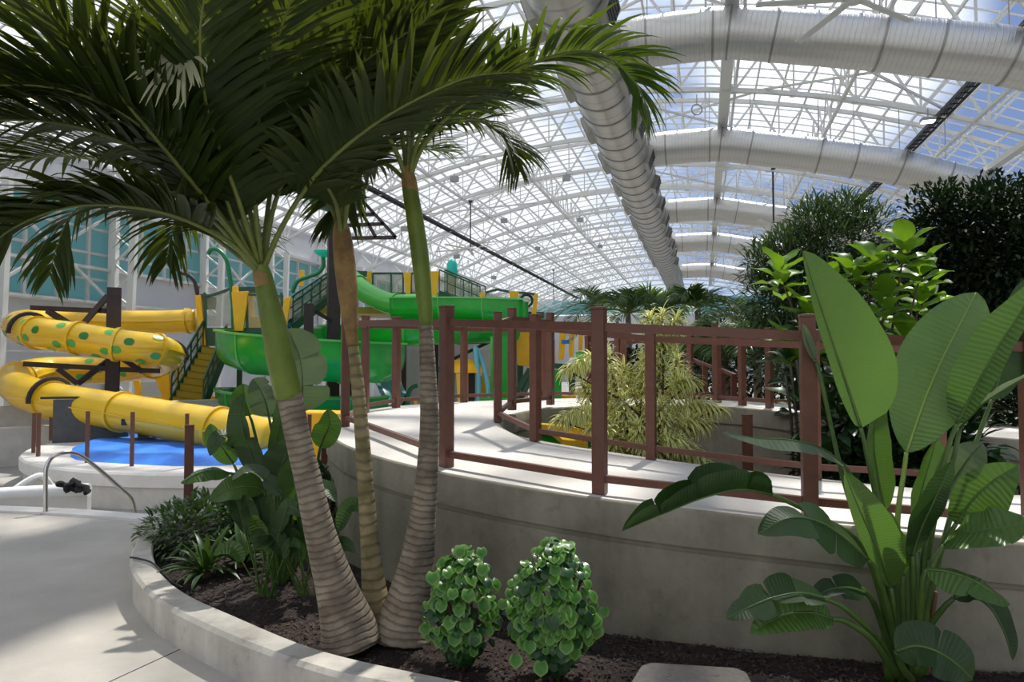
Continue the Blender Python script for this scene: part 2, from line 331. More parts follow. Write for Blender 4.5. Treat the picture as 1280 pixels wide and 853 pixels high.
# ================================================================== BUILDING
SOIL=.12
def zc(r): return 15.1-.0106*(r+5.2)**2          # truss bottom chord height
RL,RR=-28.5,18.5; A0,A1=-14.,118.; BAY=6.4; A_FIRST=1.6
truss_a=[A_FIRST+BAY*i for i in range(-2,19)]
TD=1.9
def struct(mb,name,mt,parent=None,**k): return mb.build(name,mt,parent,kind='structure',**k)
nodes_r=[RL+2.61*i for i in range(19)]
def roofY(px,py,drop=0.):
    "forward distance at which the sight line through px,py meets the truss bottom chords"
    Y=10.
    while Y<110:
        p=P(px,py,Y); r=p.x*math.cos(PHI)-p.y*math.sin(PHI)
        if p.z>=zc(r)-drop: break
        Y+=.25
    return Y
# trusses, each one an arch of two chords and lattice
for i,a in enumerate(truss_a):
    near=a<75
    m=MB()
    bot=[B(r,a,zc(r)) for r in nodes_r]; top=[B(r,a,zc(r)+TD) for r in nodes_r]
    wd=.2 if near else .16
    m.sweepbar(bot,wd,.2); m.sweepbar(top,wd,.2)
    for k in range(len(nodes_r)-1):
        rm=(nodes_r[k]+nodes_r[k+1])/2
        b=B(rm,a,zc(rm)); m.bar(top[k],b,.1); m.bar(b,top[k+1],.1)
        if near: m.box(b,(.35,.05,.35),-PHI)
        m.bar(b,B(rm,a,zc(rm)+TD),.07)
    struct(m,'trim_%d'%(i+1),M['steel_white'])
# long purlins and lattice girders running the length of the hall
m=MB()
r=RL
while r<RR+.01:
    m.bar(B(r,A0,zc(r)+TD+.15),B(r,A1,zc(r)+TD+.15),.09,.12); r+=1.305
for r in (-24.6,-16.8,-11.6,6.2,11.4):
    m.bar(B(r,A0,zc(r)),B(r,A1,zc(r)),.14)
for r in (-24.6,-11.6,6.2):
    for i in range(len(truss_a)-1):
        a,b=truss_a[i],truss_a[i+1]
        if a>70: break
        n=3
        for k in range(n):
            x0=a+(b-a)*k/n; x1=a+(b-a)*(k+1)/n; xm=(x0+x1)/2
            m.bar(B(r,x0,zc(r)+TD),B(r,xm,zc(r)),.07); m.bar(B(r,xm,zc(r)),B(r,x1,zc(r)+TD),.07)
struct(m,'trim_30',M['steel_white'])
m=MB(); r=1.1
m.bar(B(r,A0,zc(r)+.15),B(r,A1,zc(r)+.15),.5,.4); m.bar(B(r+.5,A0,zc(r)+.5),B(r+.5,A1,zc(r)+.5),.12,.3)
m.bar(B(13.6,A0,zc(13.6)-.1),B(13.6,A1,zc(13.6)-.1),.35,.3); m.bar(B(15.2,A0,zc(15.2)-.1),B(15.2,A1,zc(15.2)-.1),.25,.3)
struct(m,'trim_31',M['steel_white'])
# wind bracing in the roof plane: crossed diagonals in some bays
m=MB()
for i in range(3,len(truss_a)-6):
    for k in ((3,6),(9,12),(12,15)):
        if (i+k[0])%2: continue
        a,b=truss_a[i],truss_a[i+1]; r0,r1=nodes_r[k[0]],nodes_r[k[1]]
        m.bar(B(r0,a,zc(r0)+.1),B(r1,b,zc(r1)+.1),.09); m.bar(B(r1,a,zc(r1)+.1),B(r0,b,zc(r0)+.1),.09)
struct(m,'trim_32',M['steel_white'])
# glazing and its cross bars
m=MB(); g=MB()
rr=[RL-.3+.5+k*(RR-RL)/36 for k in range(37)]; rr[0]=RL-.4; rr[-1]=RR+.4
zg=TD+.32
g.add([B(r,a,zc(r)+zg) for r in rr for a in (A0,A1)],[(2*i,2*i+1,2*i+3,2*i+2) for i in range(len(rr)-1)])
a=A0
while a<=A1:
    far=a>60
    m.sweepbar([B(r,a,zc(r)+zg-.06) for r in rr[::2]],.045 if not far else .06,.07)
    a+=BAY/6 if not far else BAY/3
ce=struct(g,'ceiling',M['roof_glass']); struct(m,'glazing_bars',M['steel_white'],ce)
# left wall: solid below, teal glazing above
m=MB()
def wallbox(mb,r0,r1,a0,a1,z0,z1): mb.hexa([B(r0,a0,z0),B(r1,a0,z0),B(r1,a1,z0),B(r0,a1,z0),B(r0,a0,z1),B(r1,a0,z1),B(r1,a1,z1),B(r0,a1,z1)])
wallbox(m,RL-.3,RL,A0,A1,-1.2,4.6); wallbox(m,RL-.28,RL+.02,27.4,A1,4.6,6.3); wallbox(m,RL-.3,RL,A0,A1,9.3,zc(RL)+TD+.3)
struct(m,'wall_left',M['wall_panel'])
m=MB()
wallbox(m,RL-.2,RL-.12,A0,27.3,4.6,9.3); wallbox(m,RL-.2,RL-.12,27.3,A1,6.3,9.3)
wn=struct(m,'window_1',M['teal_glass'])
m=MB()
a=A0
while a<A1:
    z0=4.6 if a<27.4 else 6.3
    wallbox(m,RL-.12,RL+.04,a-.07,a+.07,z0,9.3); a+=BAY/4
for z in (5.75,7.0,8.2,9.2): 
    wallbox(m,RL-.12,RL+.03,A0 if z>6.3 else A0,A1 if z>6.3 else 27.4,z-.06,z+.06)
wallbox(m,RL-.12,RL+.25,A0,27.4,4.5,4.68); wallbox(m,RL-.12,RL+.3,A0,A1,6.2,6.34); wallbox(m,RL,RL+.35,A0,A1,9.25,9.45)
struct(m,'window_frame',M['steel_white'],wn)
m=MB()
for a in truss_a[2:]:
    m.bar(B(RL+.25,a,-1.2),B(RL+.25,a,10),.36,.36,up=V((1,0,0)))
    m.bar(B(RL+1.2,a,-1.2),B(RL+1.5,a,9.2),.3,.3,up=V((1,0,0)))
    for k in range(7):
        z0=-.6+k*1.45; m.bar(B(RL+.25,a,z0),B(RL+1.3,a,z0+.72),.09); m.bar(B(RL+1.3,a,z0+.72),B(RL+.25,a,z0+1.45),.09)
for i in range(4,14):
    a,b=truss_a[i],truss_a[i+1]
    if i%2: m.bar(B(RL+.3,a,4.6),B(RL+.3,b,9.2),.12); m.bar(B(RL+.3,b,4.6),B(RL+.3,a,9.2),.12)
    m.bar(B(RL+.4,a,4.6),B(RL+.4,b,4.6),.12); m.bar(B(RL+.3,a,2.2),B(RL+.3,b,2.2),.08)
struct(m,'trim_33',M['steel_white'])
# right wall, end walls
m=MB(); wallbox(m,RR,RR+.3,A0,A1,-1.2,4.2); wallbox(m,RR,RR+.3,A0,A1,9.1,zc(RR)+TD+.3); struct(m,'wall_right',M['wall_panel'])
m=MB(); wallbox(m,RR+.1,RR+.2,A0,A1,4.2,9.1); wn=struct(m,'window_2',M['teal_glass'])
m=MB(); a=A0
while a<A1: wallbox(m,RR-.04,RR+.1,a-.07,a+.07,4.2,9.1); a+=BAY/3
struct(m,'window_frame',M['steel_white'],wn)
def endwall(mb,a,z0): 
    pts=[B(r,a,zc(r)+zg) for r in rr]; pts+= [B(rr[-1],a,z0),B(rr[0],a,z0)]
    mb.slab(pts,B(0,.2,0))
m=MB(); wallbox(m,RL,RR,A1,A1+.3,-1.2,10.2); struct(m,'wall_back',M['wall_panel'])
m=MB(); wallbox(m,RL,RR,A1-.3,A1-.1,10.4,12.9); struct(m,'window_3',M['teal_glass'])
m=MB(); endwall(m,A1+.4,10.2); struct(m,'window_4',M['roof_glass'])
m=MB(); wallbox(m,RL,RR,A0-.3,A0,-1.2,6); struct(m,'wall_front',M['wall_panel'])

# ------------------------------------------------------------------ ground
# lower play-area floor everywhere, raised foreground paving at z=0
m=MB(); m.slab([B(RL,A0,-1.3),B(RR,A0,-1.3),B(RR,A1,-1.3),B(RL,A1,-1.3)],(0,0,.1)); struct(m,'floor',M['far_ground'])
edge=[P(-260,628,7.0),P(-60,633,7.6),P(60,637,7.5),P(190,645,7.15)]
for p in edge: p.z=0
edge[0]=V((-9.5,7.9,0)); edge[1]=V((-6.6,7.7,0))
E1=crom(edge,6)
poly=[V((-14,8.3,0))]+E1+[V((-2.9,7.2,0)),V((-2.0,8.6,0)),V((-2,11.0,0)),V((0,12.4,0)),V((16,12.4,0)),V((16,-8,0)),V((-14,-8,0))]
m=MB(); m.slab(poly,(0,0,-1.2)); struct(m,'floor_paving',M['paving'])
m=MB(); m.sweepbar([p+V((0,-.03,.012)) for p in [V((-14,8.3,0))]+E1],.22,.03); struct(m,'trim_34',M['pool_coping'])
# saw-cut joints in the paving
m=MB()
for a,b in ((P(200,853,1),P(282,790,1)),(P(0,690,1),P(0,690,1))):
    pass
def gp(px,py,z=0):
    d=P(px,py,1)-V((0,0,1.6)); return V((0,0,1.6))+d*((z-1.6)/d.z)
j0=gp(100,870); j1=gp(258,797); dd=(j1-j0).normalized()
m.bar(j0-dd*3+V((0,0,.001)),j1+V((0,0,.0005)),.005,.004)
j0=gp(-100,672); j1=gp(60,655)
struct(m,'trim_35',M['dark_panel'])
# curb around the planting bed
cin=[gp(x,y,.2) for x,y in ((215,640),(205,652),(196,668),(191,688),(200,714),(232,741),(290,768),(400,812),(550,846),(700,874))]
cout=[gp(x,y,.2) for x,y in ((190,642),(180,655),(170,676),(162,697),(170,722),(200,752),(252,780),(320,809),(420,842),(560,868),(690,893))]
cin=crom(cin,5); cout=crom(cout,5)
def resamp(p,n):
    d=[0]
    for i in range(1,len(p)): d.append(d[-1]+(p[i]-p[i-1]).length)
    out=[];j=0
    for k in range(n):
        t=d[-1]*k/(n-1)
        while j<len(d)-2 and d[j+1]<t: j+=1
        out.append(p[j].lerp(p[j+1],(t-d[j])/max(1e-6,d[j+1]-d[j])))
    return out
n=60; ci=resamp(cin,n); co=resamp(cout,n)
# continue the curb to the right, beneath the bottom edge of the view
ci+= [ci[-1]+(ci[-1]-ci[-2])*k*5 for k in range(1,9)]; co+= [co[-1]+(co[-1]-co[-2])*k*5 for k in range(1,9)]
m=MB(); vs=[];N_=len(ci)
for a,b in zip(ci,co):
    o=(b-a).normalized()
    vs+=[V((a.x,a.y,0)),a-V((0,0,.012)),a+o*.012,b-o*.02,b-V((0,0,.02)),V((b.x,b.y,0))+o*.0]
fs=[]
for i in range(N_-1):
    for k in range(5): fs.append((6*i+k,6*i+k+1,6*i+7+k,6*i+6+k))
fs+=[tuple(range(6)),tuple(6*(N_-1)+k for k in range(5,-1,-1))]
m.add(vs,fs); tag(m.build('planter_curb',M['curb_concrete'],smooth=True),'low curved concrete kerb around the planting bed with the palms','kerb')
# ---- raised ramp: outer and inner edges (x,y,z)
outer=[(5.5,3.25,.62),(3.8,3.28,.68),(2.55,3.36,.73),(1.6,3.56,.785),(.5,3.88,.85),(-.5,4.47,.915),(-1.25,5.3,.97),(-1.68,6.3,1.02),(-1.78,7.3,1.06),(-1.5,8.3,1.09),(-.75,9.15,1.1),(.3,9.75,1.11),(1.6,10.0,1.11),(3.2,9.9,1.08),(4.4,9.5,1.0),(6.2,8.9,.9),(9,8.4,.8)]
inner=[(5.5,4.9,.62),(4.2,4.72,.68),(3.05,4.72,.73),(2.0,5.15,.78),(1.12,5.62,.84),(.2,5.95,.95),(-.06,6.35,1.0),(-.12,6.78,1.04),(0,7.3,1.08),(.35,7.85,1.1),(.9,8.2,1.11),(1.5,8.35,1.11),(2.4,8.2,1.11),(3.0,7.6,1.08),(3.6,6.9,1.0),(5.0,6.2,.9),(7.5,5.9,.8)]
OU=crom(outer,6); IN=crom(inner,6)
m=MB(); n=len(OU); vs=[]
for o,i in zip(OU,IN): vs+=[o,i]
# deck top with thickness
cop=.16
m.add(vs,[(2*k,2*k+2,2*k+3,2*k+1) for k in range(n-1)])
# coping: rounded nose 1.5cm proud of the wall, a band .2 m deep and a shadow groove below
def nrm(pl,i,sgn):
    t=(pl[min(i+1,len(pl)-1)]-pl[max(i-1,0)]); t.z=0; t.normalize(); return V((t.y,-t.x,0))*sgn
def wallskin(mb,pl,sgn,bottom,band=.2):
    prof=[(0,0),(.012,-.004),(.022,-.018),(.024,-band),(-.004,-band-.006),(-.004,-band-.03),(.012,-band-.036),(.012,None)]
    vs=[]
    for i,p in enumerate(pl):
        nn=nrm(pl,i,sgn)
        for o,z in prof:
            q=p+nn*o; q.z=bottom if z is None else p.z+z; vs.append(q)
    k=len(prof); fs=[]
    for i in range(len(pl)-1):
        for j in range(k-1):
            f=(k*i+j,k*i+j+1,k*i+k+j+1,k*i+k+j); fs.append(f if sgn<0 else f[::-1])
    mb.add(vs,fs)
dk=struct(m,'floor_ramp',M['deck_white'])
w1=MB(); wallskin(w1,OU,-1,-.02); o1=struct(w1,'wall_ramp_outer',M['concrete_wall'],smooth=True)
w2=MB(); wallskin(w2,IN,1,-.02); o2=struct(w2,'wall_ramp_inner',M['concrete_wall'],smooth=True)
# soil of the bed: between curb and wall, gently mounded, and inside the ramp loop
m=MB(); rows=14
top=resamp([V((-1.9,9.0,0)),V((-1.8,7.3,0)),V((-1.66,6.3,0)),V((-1.25,5.3,0)),V((-.48,4.5,0)),V((.5,3.9,0)),V((1.6,3.58,0)),V((2.6,3.38,0)),V((3.8,3.3,0)),V((5.5,3.28,0))],len(ci))
vs=[];nn=len(ci)
for j in range(rows+1):
    t=j/rows
    for i in range(nn):
        p=ci[i].lerp(top[i],t); z=SOIL-.03+.05*math.sin(PI*min(1,t*1.0))+.006*math.sin(i*1.7+j*2.1)+.004*rnd.uniform(-1,1); vs.append(V((p.x,p.y,z)))
m.add(vs,[(j*nn+i,j*nn+i+1,(j+1)*nn+i+1,(j+1)*nn+i) for j in range(rows) for i in range(nn-1)])
tag(struct(m,'floor_soil',M['soil'],smooth='all'))
m=MB(); m.slab([V((-1.9,8.9,.03)),V((-2.75,7.2,.03)),V((-2.9,6.1,.03)),V((-1.7,5.8,.03))],(0,0,.06)); 
m.slab([V((-.05,6,0)),V((3.2,4.7,0)),V((9,4.7,0)),V((9,6.6,0)),V((3.6,7.5,0)),V((2.4,8.3,0)),V((.4,8,0))],(0,0,.07)); m.slab([V((4,6,0)),V((16,6,0)),V((16,12,0)),V((4,12,0))],(0,0,.04))
struct(m,'floor_soil_inner',M['soil'])
# mulch chips
m=MB()
for k in range(14000):
    i=rnd.random()*(nn-9); j=int(i); t=.02+.93*rnd.random()**1.1; p=ci[j].lerp(ci[j+1],i-j).lerp(top[j].lerp(top[j+1],i-j),t)
    z=SOIL-.03+.05*math.sin(PI*t)+.008; s=rnd.uniform(.0025,.007); l=s*rnd.uniform(1,2.6)
    a=rnd.uniform(0,PI); R=Matrix.Rotation(a,3,'Z')@Matrix.Rotation(rnd.uniform(-.6,.6),3,'X')@Matrix.Rotation(rnd.uniform(-.6,.6),3,'Y')
    c=V((p.x,p.y,z)); u=R@V((l,0,0)); v=R@V((0,s,0)); m.add([c-u-v,c+u-v*.4,c+u*.8+v,c-u*.7+v*.9],[(0,1,2,3)])
m.build('bark_mulch',M['bark_chip'],kind='stuff',label='dark bark chips scattered over the planting bed',cat='mulch')

# ------------------------------------------------------------------ railings
def railing(name,label,posts,top=None,zt=.055,bt=.09,group=None,pw=.076,H=1.07,rails=True,caps=True,smoothrail=3,toprail=None):
    base=posts[0]
    t=thing(name,V(base),label,'railing',group)
    pl=[V(p) for p in posts]
    for i,p in enumerate(pl):
        d=(pl[min(i+1,len(pl)-1)]-pl[max(i-1,0)]); ang=math.atan2(d.y,d.x)
        m=MB(); m.box(p+V((0,0,H/2)),(pw,pw,H),ang); m.box(p+V((0,0,H+.008)),(pw+.006,pw+.006,.016),ang)
        m.build('post',M['brown_metal'],t,bevel=.004)
    if rails:
        c=pl
        m=MB(); m.sweepbar([q+V((0,0,H-.10)) for q in c],.045,.05); m.build('top_rail',M['brown_metal'],t)
        m=MB(); m.sweepbar([q+V((0,0,bt)) for q in c],.04,.042); m.build('bottom_rail',M['brown_metal'],t)
    return t
front=[(3.75,3.42,.68),(2.65,3.5,.72),(1.585,3.66,.785),(.51,3.99,.852),(-.44,4.60,.915),(-1.56,6.4,1.02),(-1.62,7.55,1.06),(-1.38,8.15,1.09),(-.64,9.1,1.1),(.45,9.55,1.11),(1.6,9.8,1.11),(2.9,9.75,1.1)]
railing('guard_railing','long brown metal guard railing along the outer edge of the raised ramp',front)
innr=[(3.9,4.8,.68),(3.05,4.9,.73),(2.2,4.98,.77),(1.12,5.52,.84),(.2,5.86,.95),(-.14,6.7,1.04),(0,7.24,1.12),(.45,8.02,1.13)]
railing('guard_railing','brown metal guard railing on the inner edge of the ramp beside the variegated shrub',innr)
far=[P(735,466,10.5),P(772,470,10),P(818,480,9.9),P(863,494,9.6),P(897,494,9.2),P(928,502,8.6),P(962,508,8.2),P(1000,512,8)]
rail3=[(p.x,p.y,1.08) for p in far]
railing('guard_railing','brown guard railing on the far concrete wall between the variegated shrub and the fig',rail3,H=.95)
st=[P(850,486,13),P(880,505,12.5),P(903,512,12),P(917,525,11.5)]
t=thing('sloping_handrail',P(850,500,13),'short brown handrail sloping down behind the far concrete wall','handrail')
for (x,y0,y1,Y) in ((850,445,492,13),(881,457,492,12.6),(903,463,498,12.3),(917,468,502,12)):
    m=MB(); a=P(x,y0,Y); b=P(x,y1,Y); b.z=.5; a.z=a.z; m.bar(b,a,.09,.09,up=V((0,1,0))); m.build('post',M['brown_metal'],t)
m=MB(); m.sweepbar([P(850,443,13),P(881,456,12.6),P(903,463,12.3),P(919,470,12)],.07,.06); m.build('top_rail',M['brown_metal'],t)
# lone brown posts standing before their railing is fitted
def lone(px,ytop,Y,zb,w_,label,group=None):
    p=P(px,ytop,Y); m=MB(); m.box(V((p.x,p.y,(p.z+zb)/2)),(w_,w_,p.z-zb),.4); m.box(V((p.x,p.y,p.z+.006)),(w_+.006,w_+.006,.012),.4)
    o=m.build('railing_post',M['brown_metal'],label=label,cat='post',group=group,bevel=.004); return o
lone(237,533,6.5,0.08,.08,'tall brown railing post at the back of the planting bed beside the ground cover')
lone(406,530,6.9,0.05,.076,'brown railing post between the leaning palm trunk and the ramp wall')
lone(934,520,6.4,.06,.07,'brown post standing in front of the concave concrete wall')
# ------------------------------------------------------------------ round slide platform at left
RZ=-.48; RC=V((-6.3,19.2,0)); RRAD=6.05
m=MB(); prof=[(RRAD-.05,-1.25),(RRAD-.05,RZ-.31),(RRAD,RZ-.3),(RRAD+.04,RZ-.27),(RRAD+.04,RZ-.04),(RRAD,RZ),(RRAD-.35,RZ)]
m.lathe(RC,prof[:2],72); o=m.build('wall_round',M['concrete_light'],kind='structure',smooth=True)
m=MB(); m.lathe(RC,prof[2:]+[(.5,RZ)],72); struct(m,'trim_36',M['pool_coping'],smooth=True)
m=MB(); R=[5.3]*40
pts=[]
for k in range(48):
    a=2*PI*k/48; rr_=5.15+.08*math.sin(5*a)+.06*math.sin(11*a+1); pts.append(RC+V((rr_*math.cos(a),rr_*math.sin(a),RZ+.01)))
vs=[RC+V((0,0,RZ+.1))]
for s in (.35,.6,.8,.92,1.0):
    for k in range(48):
        a=2*PI*k/48; q=RC+(pts[k]-RC)*s; q.z=RZ+(.13 if s<1 else .0)+(.03*math.sin(7*a+s*9)+.02*math.sin(13*a)) *(1 if s<1 else 0); vs.append(q)
fs=[(0,1+k,1+(k+1)%48) for k in range(48)]
for j in range(4):
    for k in range(48): fs.append((1+j*48+k,1+j*48+(k+1)%48,1+(j+1)*48+(k+1)%48,1+(j+1)*48+k))
m.add(vs,fs); m.build('floor_mat',M['blue_mat'],label='crinkled bright blue protective sheet on the round platform under the yellow slide',cat='protective sheet',smooth='all')
lab={44:'leftmost of two thin brown posts at the left end of the round platform',48:'second of two thin brown posts at the left end of the round platform',64:'thin brown post at the back left of the round platform, half behind the black panel',110:'thin brown post on the round platform, left of the slide leg',166:'thin brown post in front of the yellow slide, near the slide leg',235:'thin brown post on the platform right behind the taller bed post',386:'thin brown post just left of the leaning palm trunk behind the slide'}
for x,y,Y in ((43,517,16.2),(49,517,15.6),(64,519,19.0),(110,515,14.6),(166,516,14.1),(234,518,13.9),(387,519,13.9)):
    k=min(lab,key=lambda q:abs(q-x)); 
    lone(x,y,Y,RZ-.02,.075,lab.pop(k),'thin brown posts on the round platform')
# black panel box
m=MB(); q=[P(65,562,18.2),P(160,556,18.9)]; a,b=q; a.z=b.z=RZ+.0
d=(b-a).normalized(); nn=V((-d.y,d.x,0)); H=1.15
m.hexa([a,b,b+nn*.5,a+nn*.5]+[p+V((0,0,H)) for p in (a,b+V((0,0,0)),b+nn*.5,a+nn*.5)])
t=thing('sheet_enclosure',a,'dark grey sheet enclosure standing on the blue platform behind the yellow slide','enclosure'); m.build('sheet',M['dark_panel'],t)
m=MB(); m.bar(a+V((-.3,-.05,H+.05)),b+V((.3,-.05,H+.05)),.06); m.build('top_pipe',M['black_metal'],t)
# spa wall with white rounded rim, stainless handrail
m=MB(); sp_=crom([V((-9.5,8.2,-.02)),V((-7.6,8.5,-.02)),V((-6.2,8.8,.02)),V((-5.5,8.95,.03))],8)
m.tube([p+V((0,0,-.06)) for p in sp_],.09,12); t=thing('spa_wall',sp_[-1],'white low wall with rounded rim just past the deck edge at the left','pool wall')
m.build('rim',M['white_plaster'],t,smooth=True)
m=MB(); m.sweepbar([V((p.x,p.y,-.64)) for p in sp_],.14,1.1); m.build('wall_body',M['pool_coping'],t)
t=thing('grab_rail',gp(57,643),'bent stainless steel grab rail at the pool edge','handrail')
pts=[gp(57,643)]+[P(x,y,Y) for x,y,Y in ((57,620,7.4),(57,600,7.42),(58,585,7.44),(64,573,7.5),(76,567,7.55),(90,566,7.65),(104,572,7.75),(125,588,7.9),(148,608,8.05),(163,622,8.15),(168,635,8.2),(169,650,8.2))]
m=MB(); m.tube(crom(pts,5),.022,12); m.build('rail_tube',M['stainless'],t,smooth=True)
m=MB(); m.lathe(pts[0],[(.05,0),(.05,.01),(.026,.014),(.026,.03)],16); m.build('base_flange',M['stainless'],t,smooth=True)
# black straps on the rim
t=thing('black_harness',P(95,610,8.7),'crumpled black fabric straps lying on the white pool rim','straps')
m=MB(); rs=random.Random(3)
for k in range(9):
    c=P(82+k*3+rs.uniform(-2,2),608+rs.uniform(-4,4)+(k>5)*4,8.72); pts=[c+V((rs.uniform(-.07,.07),rs.uniform(-.05,.05),rs.uniform(-.05,.05))) for _ in range(4)]
    m.tube(crom(pts,4),rs.uniform(.02,.035),6)
m.build('strap',M['black_fabric'],t,smooth=True)
# far-left ledge wall and white pipe
m=MB(); m.hexa([V((-16,17,-1.2)),V((-10.9,21.5,-1.2)),V((-11.2,22,-1.2)),V((-16.3,17.5,-1.2))]+[V((-16,17,-.15)),V((-10.9,21.5,-.15)),V((-11.2,22,-.15)),V((-16.3,17.5,-.15))])
m.hexa([V((-18,19,-1.2)),V((-10.9,25.5,-1.2)),V((-11.2,26,-1.2)),V((-18.3,19.5,-1.2))]+[V((-18,19,.3)),V((-10.9,25.5,.3)),V((-11.2,26,.3)),V((-18.3,19.5,.3))])
struct(m,'wall_ledge',M['concrete_light'])
t=thing('white_pipework',P(20,625,12),'white curved pipe beside the round platform wall at the left edge','pipe')
m=MB(); m.tube(crom([V((-9.4,12.2,-1.2)),V((-9.2,12.6,-.75)),V((-8.95,13.0,-.5)),V((-8.9,13.3,-.75))],6),.06,8); m.build('pipe',M['white_plaster'],t,smooth=True)
# ground utility box lid
c=gp(862,842,SOIL+.06)
t=thing('valve_box',V((c.x,c.y,SOIL)),'grey-brown plastic utility box lid set in the mulch by the wall','utility box')
m=MB(); out=[]
a0=gp(803,828,SOIL+.06);a1=gp(932,836,SOIL+.06);a2=gp(945,862,SOIL+.06);a3=gp(782,862,SOIL+.06)
cs=[a0,a1,a2,a3]
for i in range(4):
    p,pr,nx=cs[i],cs[i-1],cs[(i+1)%4]; rr_=.045
    u=(pr-p).normalized()*rr_; v=(nx-p).normalized()*rr_
    for k in range(5):
        s=k/4; out.append((p+u)*(1-s)**2+p*2*s*(1-s)+(p+v)*s*s)
m.slab([V((p.x,p.y,SOIL-.03)) for p in out],(0,0,.085)); m.build('body',M['lid_plastic'],t,bevel=.008)
m=MB(); cc=sum(out,V((0,0,0)))/len(out); m.slab([cc+(p-cc)*.9+V((0,0,.0)) for p in out],(0,0,.006)); 
for dx in (-.11,.11): m.lathe(cc+V((dx,0,.005)),[(.014,0),(.014,.006),(.008,.007)],12)
m.build('lid',M['lid_plastic'],t,bevel=.003)
# drip hose over the curb
m=MB(); hp=[gp(x,y,z) for x,y,z in ((163,697,.215),(175,699,.215),(190,704,.215),(203,716,.2),(215,728,.15),(228,735,.14))]
m.tube(crom(hp,5),.007,8); m.build('drip_hose',M['black_rubber'],label='thin black irrigation hose crossing the top of the kerb',cat='hose',smooth=True)
# ================================================================== DUCTS, FANS, LIGHTS
t=thing('main_duct',B(-4,40,12.9),'fat round sheet metal air duct running the length of the roof','air duct')
MD_r,MD_z,MD_R=-3.87,12.9,1.2
m=MB(); m.tube([B(MD_r,a,MD_z) for a in [A0+2+k*4 for k in range(32)]],MD_R,40); m.build('duct_body',M['duct_plain'],t,smooth=True)
a=4.
while a<112:
    m=MB()
    m.tube([B(MD_r,a,MD_z),B(MD_r,a+.09,MD_z)],MD_R+.035,40,cap=True); m.build('band',M['duct_band'],t,smooth=True) if a<112 else None
    a+=1.75
a=15.2
while a<75:
    for s in (-1,1):
        u=V((s*math.cos(.35),0,-math.sin(.35))); c=B(MD_r,a,MD_z)+B(u.x,0,u.z)*(MD_R+.05)
        ax=Matrix((B(u.x,0,u.z),B(0,1,0),B(-u.z,0,u.x))).transposed()
        m=MB(); m.box(c,(.3,1.5,.85),ax=ax); g=m.build('supply_grille',M['duct_band'],t,bevel=.02)
        m=MB()
        for k in range(5): m.box(c+B(u.x,0,u.z)*.16+(ax@V((0,0,-.3+.15*k))),(.03,1.3,.09),ax=ax)
        m.build('louvre',M['black_metal'],g)
    a+=5.3
names=['nearest of the silver cross ducts, spanning the top right of the view','second silver cross duct, joining the main duct right of the big palm frond','third silver cross duct down the hall above the bushy tree','fourth silver cross duct down the hall','farthest silver cross duct near the end wall']
for i,(a,nm) in enumerate(zip((25.5,38.5,54.5,69,90),names)):
    pr=[(-2.95,13.62),(-.9,13.66),(.85,13.62),(1.4,13.55),(5.9,12.58),(9.3,11.78),(10.1,11.5),(13.4,10.25),(17,8.9)]
    pts=[]
    for k in range(len(pr)-1):
        for q in range(4): s=q/4; pts.append(B(pr[k][0]*(1-s)+pr[k+1][0]*s,a,pr[k][1]*(1-s)+pr[k+1][1]*s))
    pts.append(B(pr[-1][0],a,pr[-1][1]))
    t=thing('cross_duct',pts[0],nm,'air duct','cross ducts')
    m=MB(); m.tube(pts,.9,32); m.build('duct_body',M['duct_ribbed'],t,smooth='all')
    for k in (2,7,9,13,16,18,22,26):
        m=MB(); p=pts[k]; d=(pts[k+1]-pts[k-1]).normalized(); m.tube([p-d*.04,p+d*.04],.925,32); m.build('band',M['duct_band'],t,smooth=True)
        p2=p+V((0,0,.9)); r_=(p.x*math.cos(PHI)-p.y*math.sin(PHI)); zt=zc(r_)+TD
        m=MB(); m.bar(p+V((0,0,.85)),V((p.x,p.y,zt)),.03,.03,up=V((0,1,0))); m.build('hanger_rod',M['grey_box'],t)
# cable trays
for r,nm in ((-20,'black cable tray running under the left side of the roof'),(10.1,'black cable tray under the blue right side of the roof')):
    t=thing('cable_tray',B(r,30,zc(r)-.1),nm,'cable tray'); m=MB(); z=zc(r)-.15
    for s in (-.22,.22): m.bar(B(r+s,2,z),B(r+s,112,z),.05,.14)
    a=2
    while a<90: m.bar(B(r-.22,a,z),B(r+.22,a,z),.05,.05); a+=.6
    m.build('tray_frame',M['black_metal'],t); m=MB()
    for s in (-.1,.0,.1): m.bar(B(r+s,2,z+.04),B(r+s,112,z+.04),.05,.05)
    m.build('cable',M['black_rubber'],t)
# ceiling fans on long rods
def fan(px,ytop,ybot,Y,label,rad=1.9,ph=0):
    Y=roofY(px,ytop) if ytop>0 else Y
    h=P(px,ybot,Y); tp=P(px,ytop,Y); r_=h.x*math.cos(PHI)-h.y*math.sin(PHI); tp=V((h.x,h.y,max(tp.z,zc(r_))))
    t=thing('ceiling_fan',h,label,'ceiling fan','ceiling fans')
    m=MB(); m.bar(h,tp,.09,.09,up=V((0,1,0))); m.box(tp,(.3,.3,.12)); m.build('drop_rod',M['black_metal'],t)
    m=MB(); m.lathe(h,[(.06,.15),(.2,.1),(.24,0),(.2,-.1),(.08,-.16)],16); m.build('hub',M['fan_metal'],t,smooth=True)
    for k in range(5):
        a=ph+k*2*PI/5; R=Matrix.Rotation(a,3,'Z')@Matrix.Rotation(.15,3,'X'); m=MB(); m.box(h+Matrix.Rotation(a,3,'Z')@V((rad/2+.2,0,0)),(rad,.2,.03),ax=R); m.build('blade',M['fan_metal'],t)
fan(588,252,312,40,'ceiling fan on a black rod left of the main duct above the play tower',2.6,.3)
fan(692,338,375,62,'far ceiling fan on a black rod above the end of the green slides',2.8,.9)
fan(967,212,282,31,'ceiling fan on a black rod beside the bushy tree top',2.2,.2)
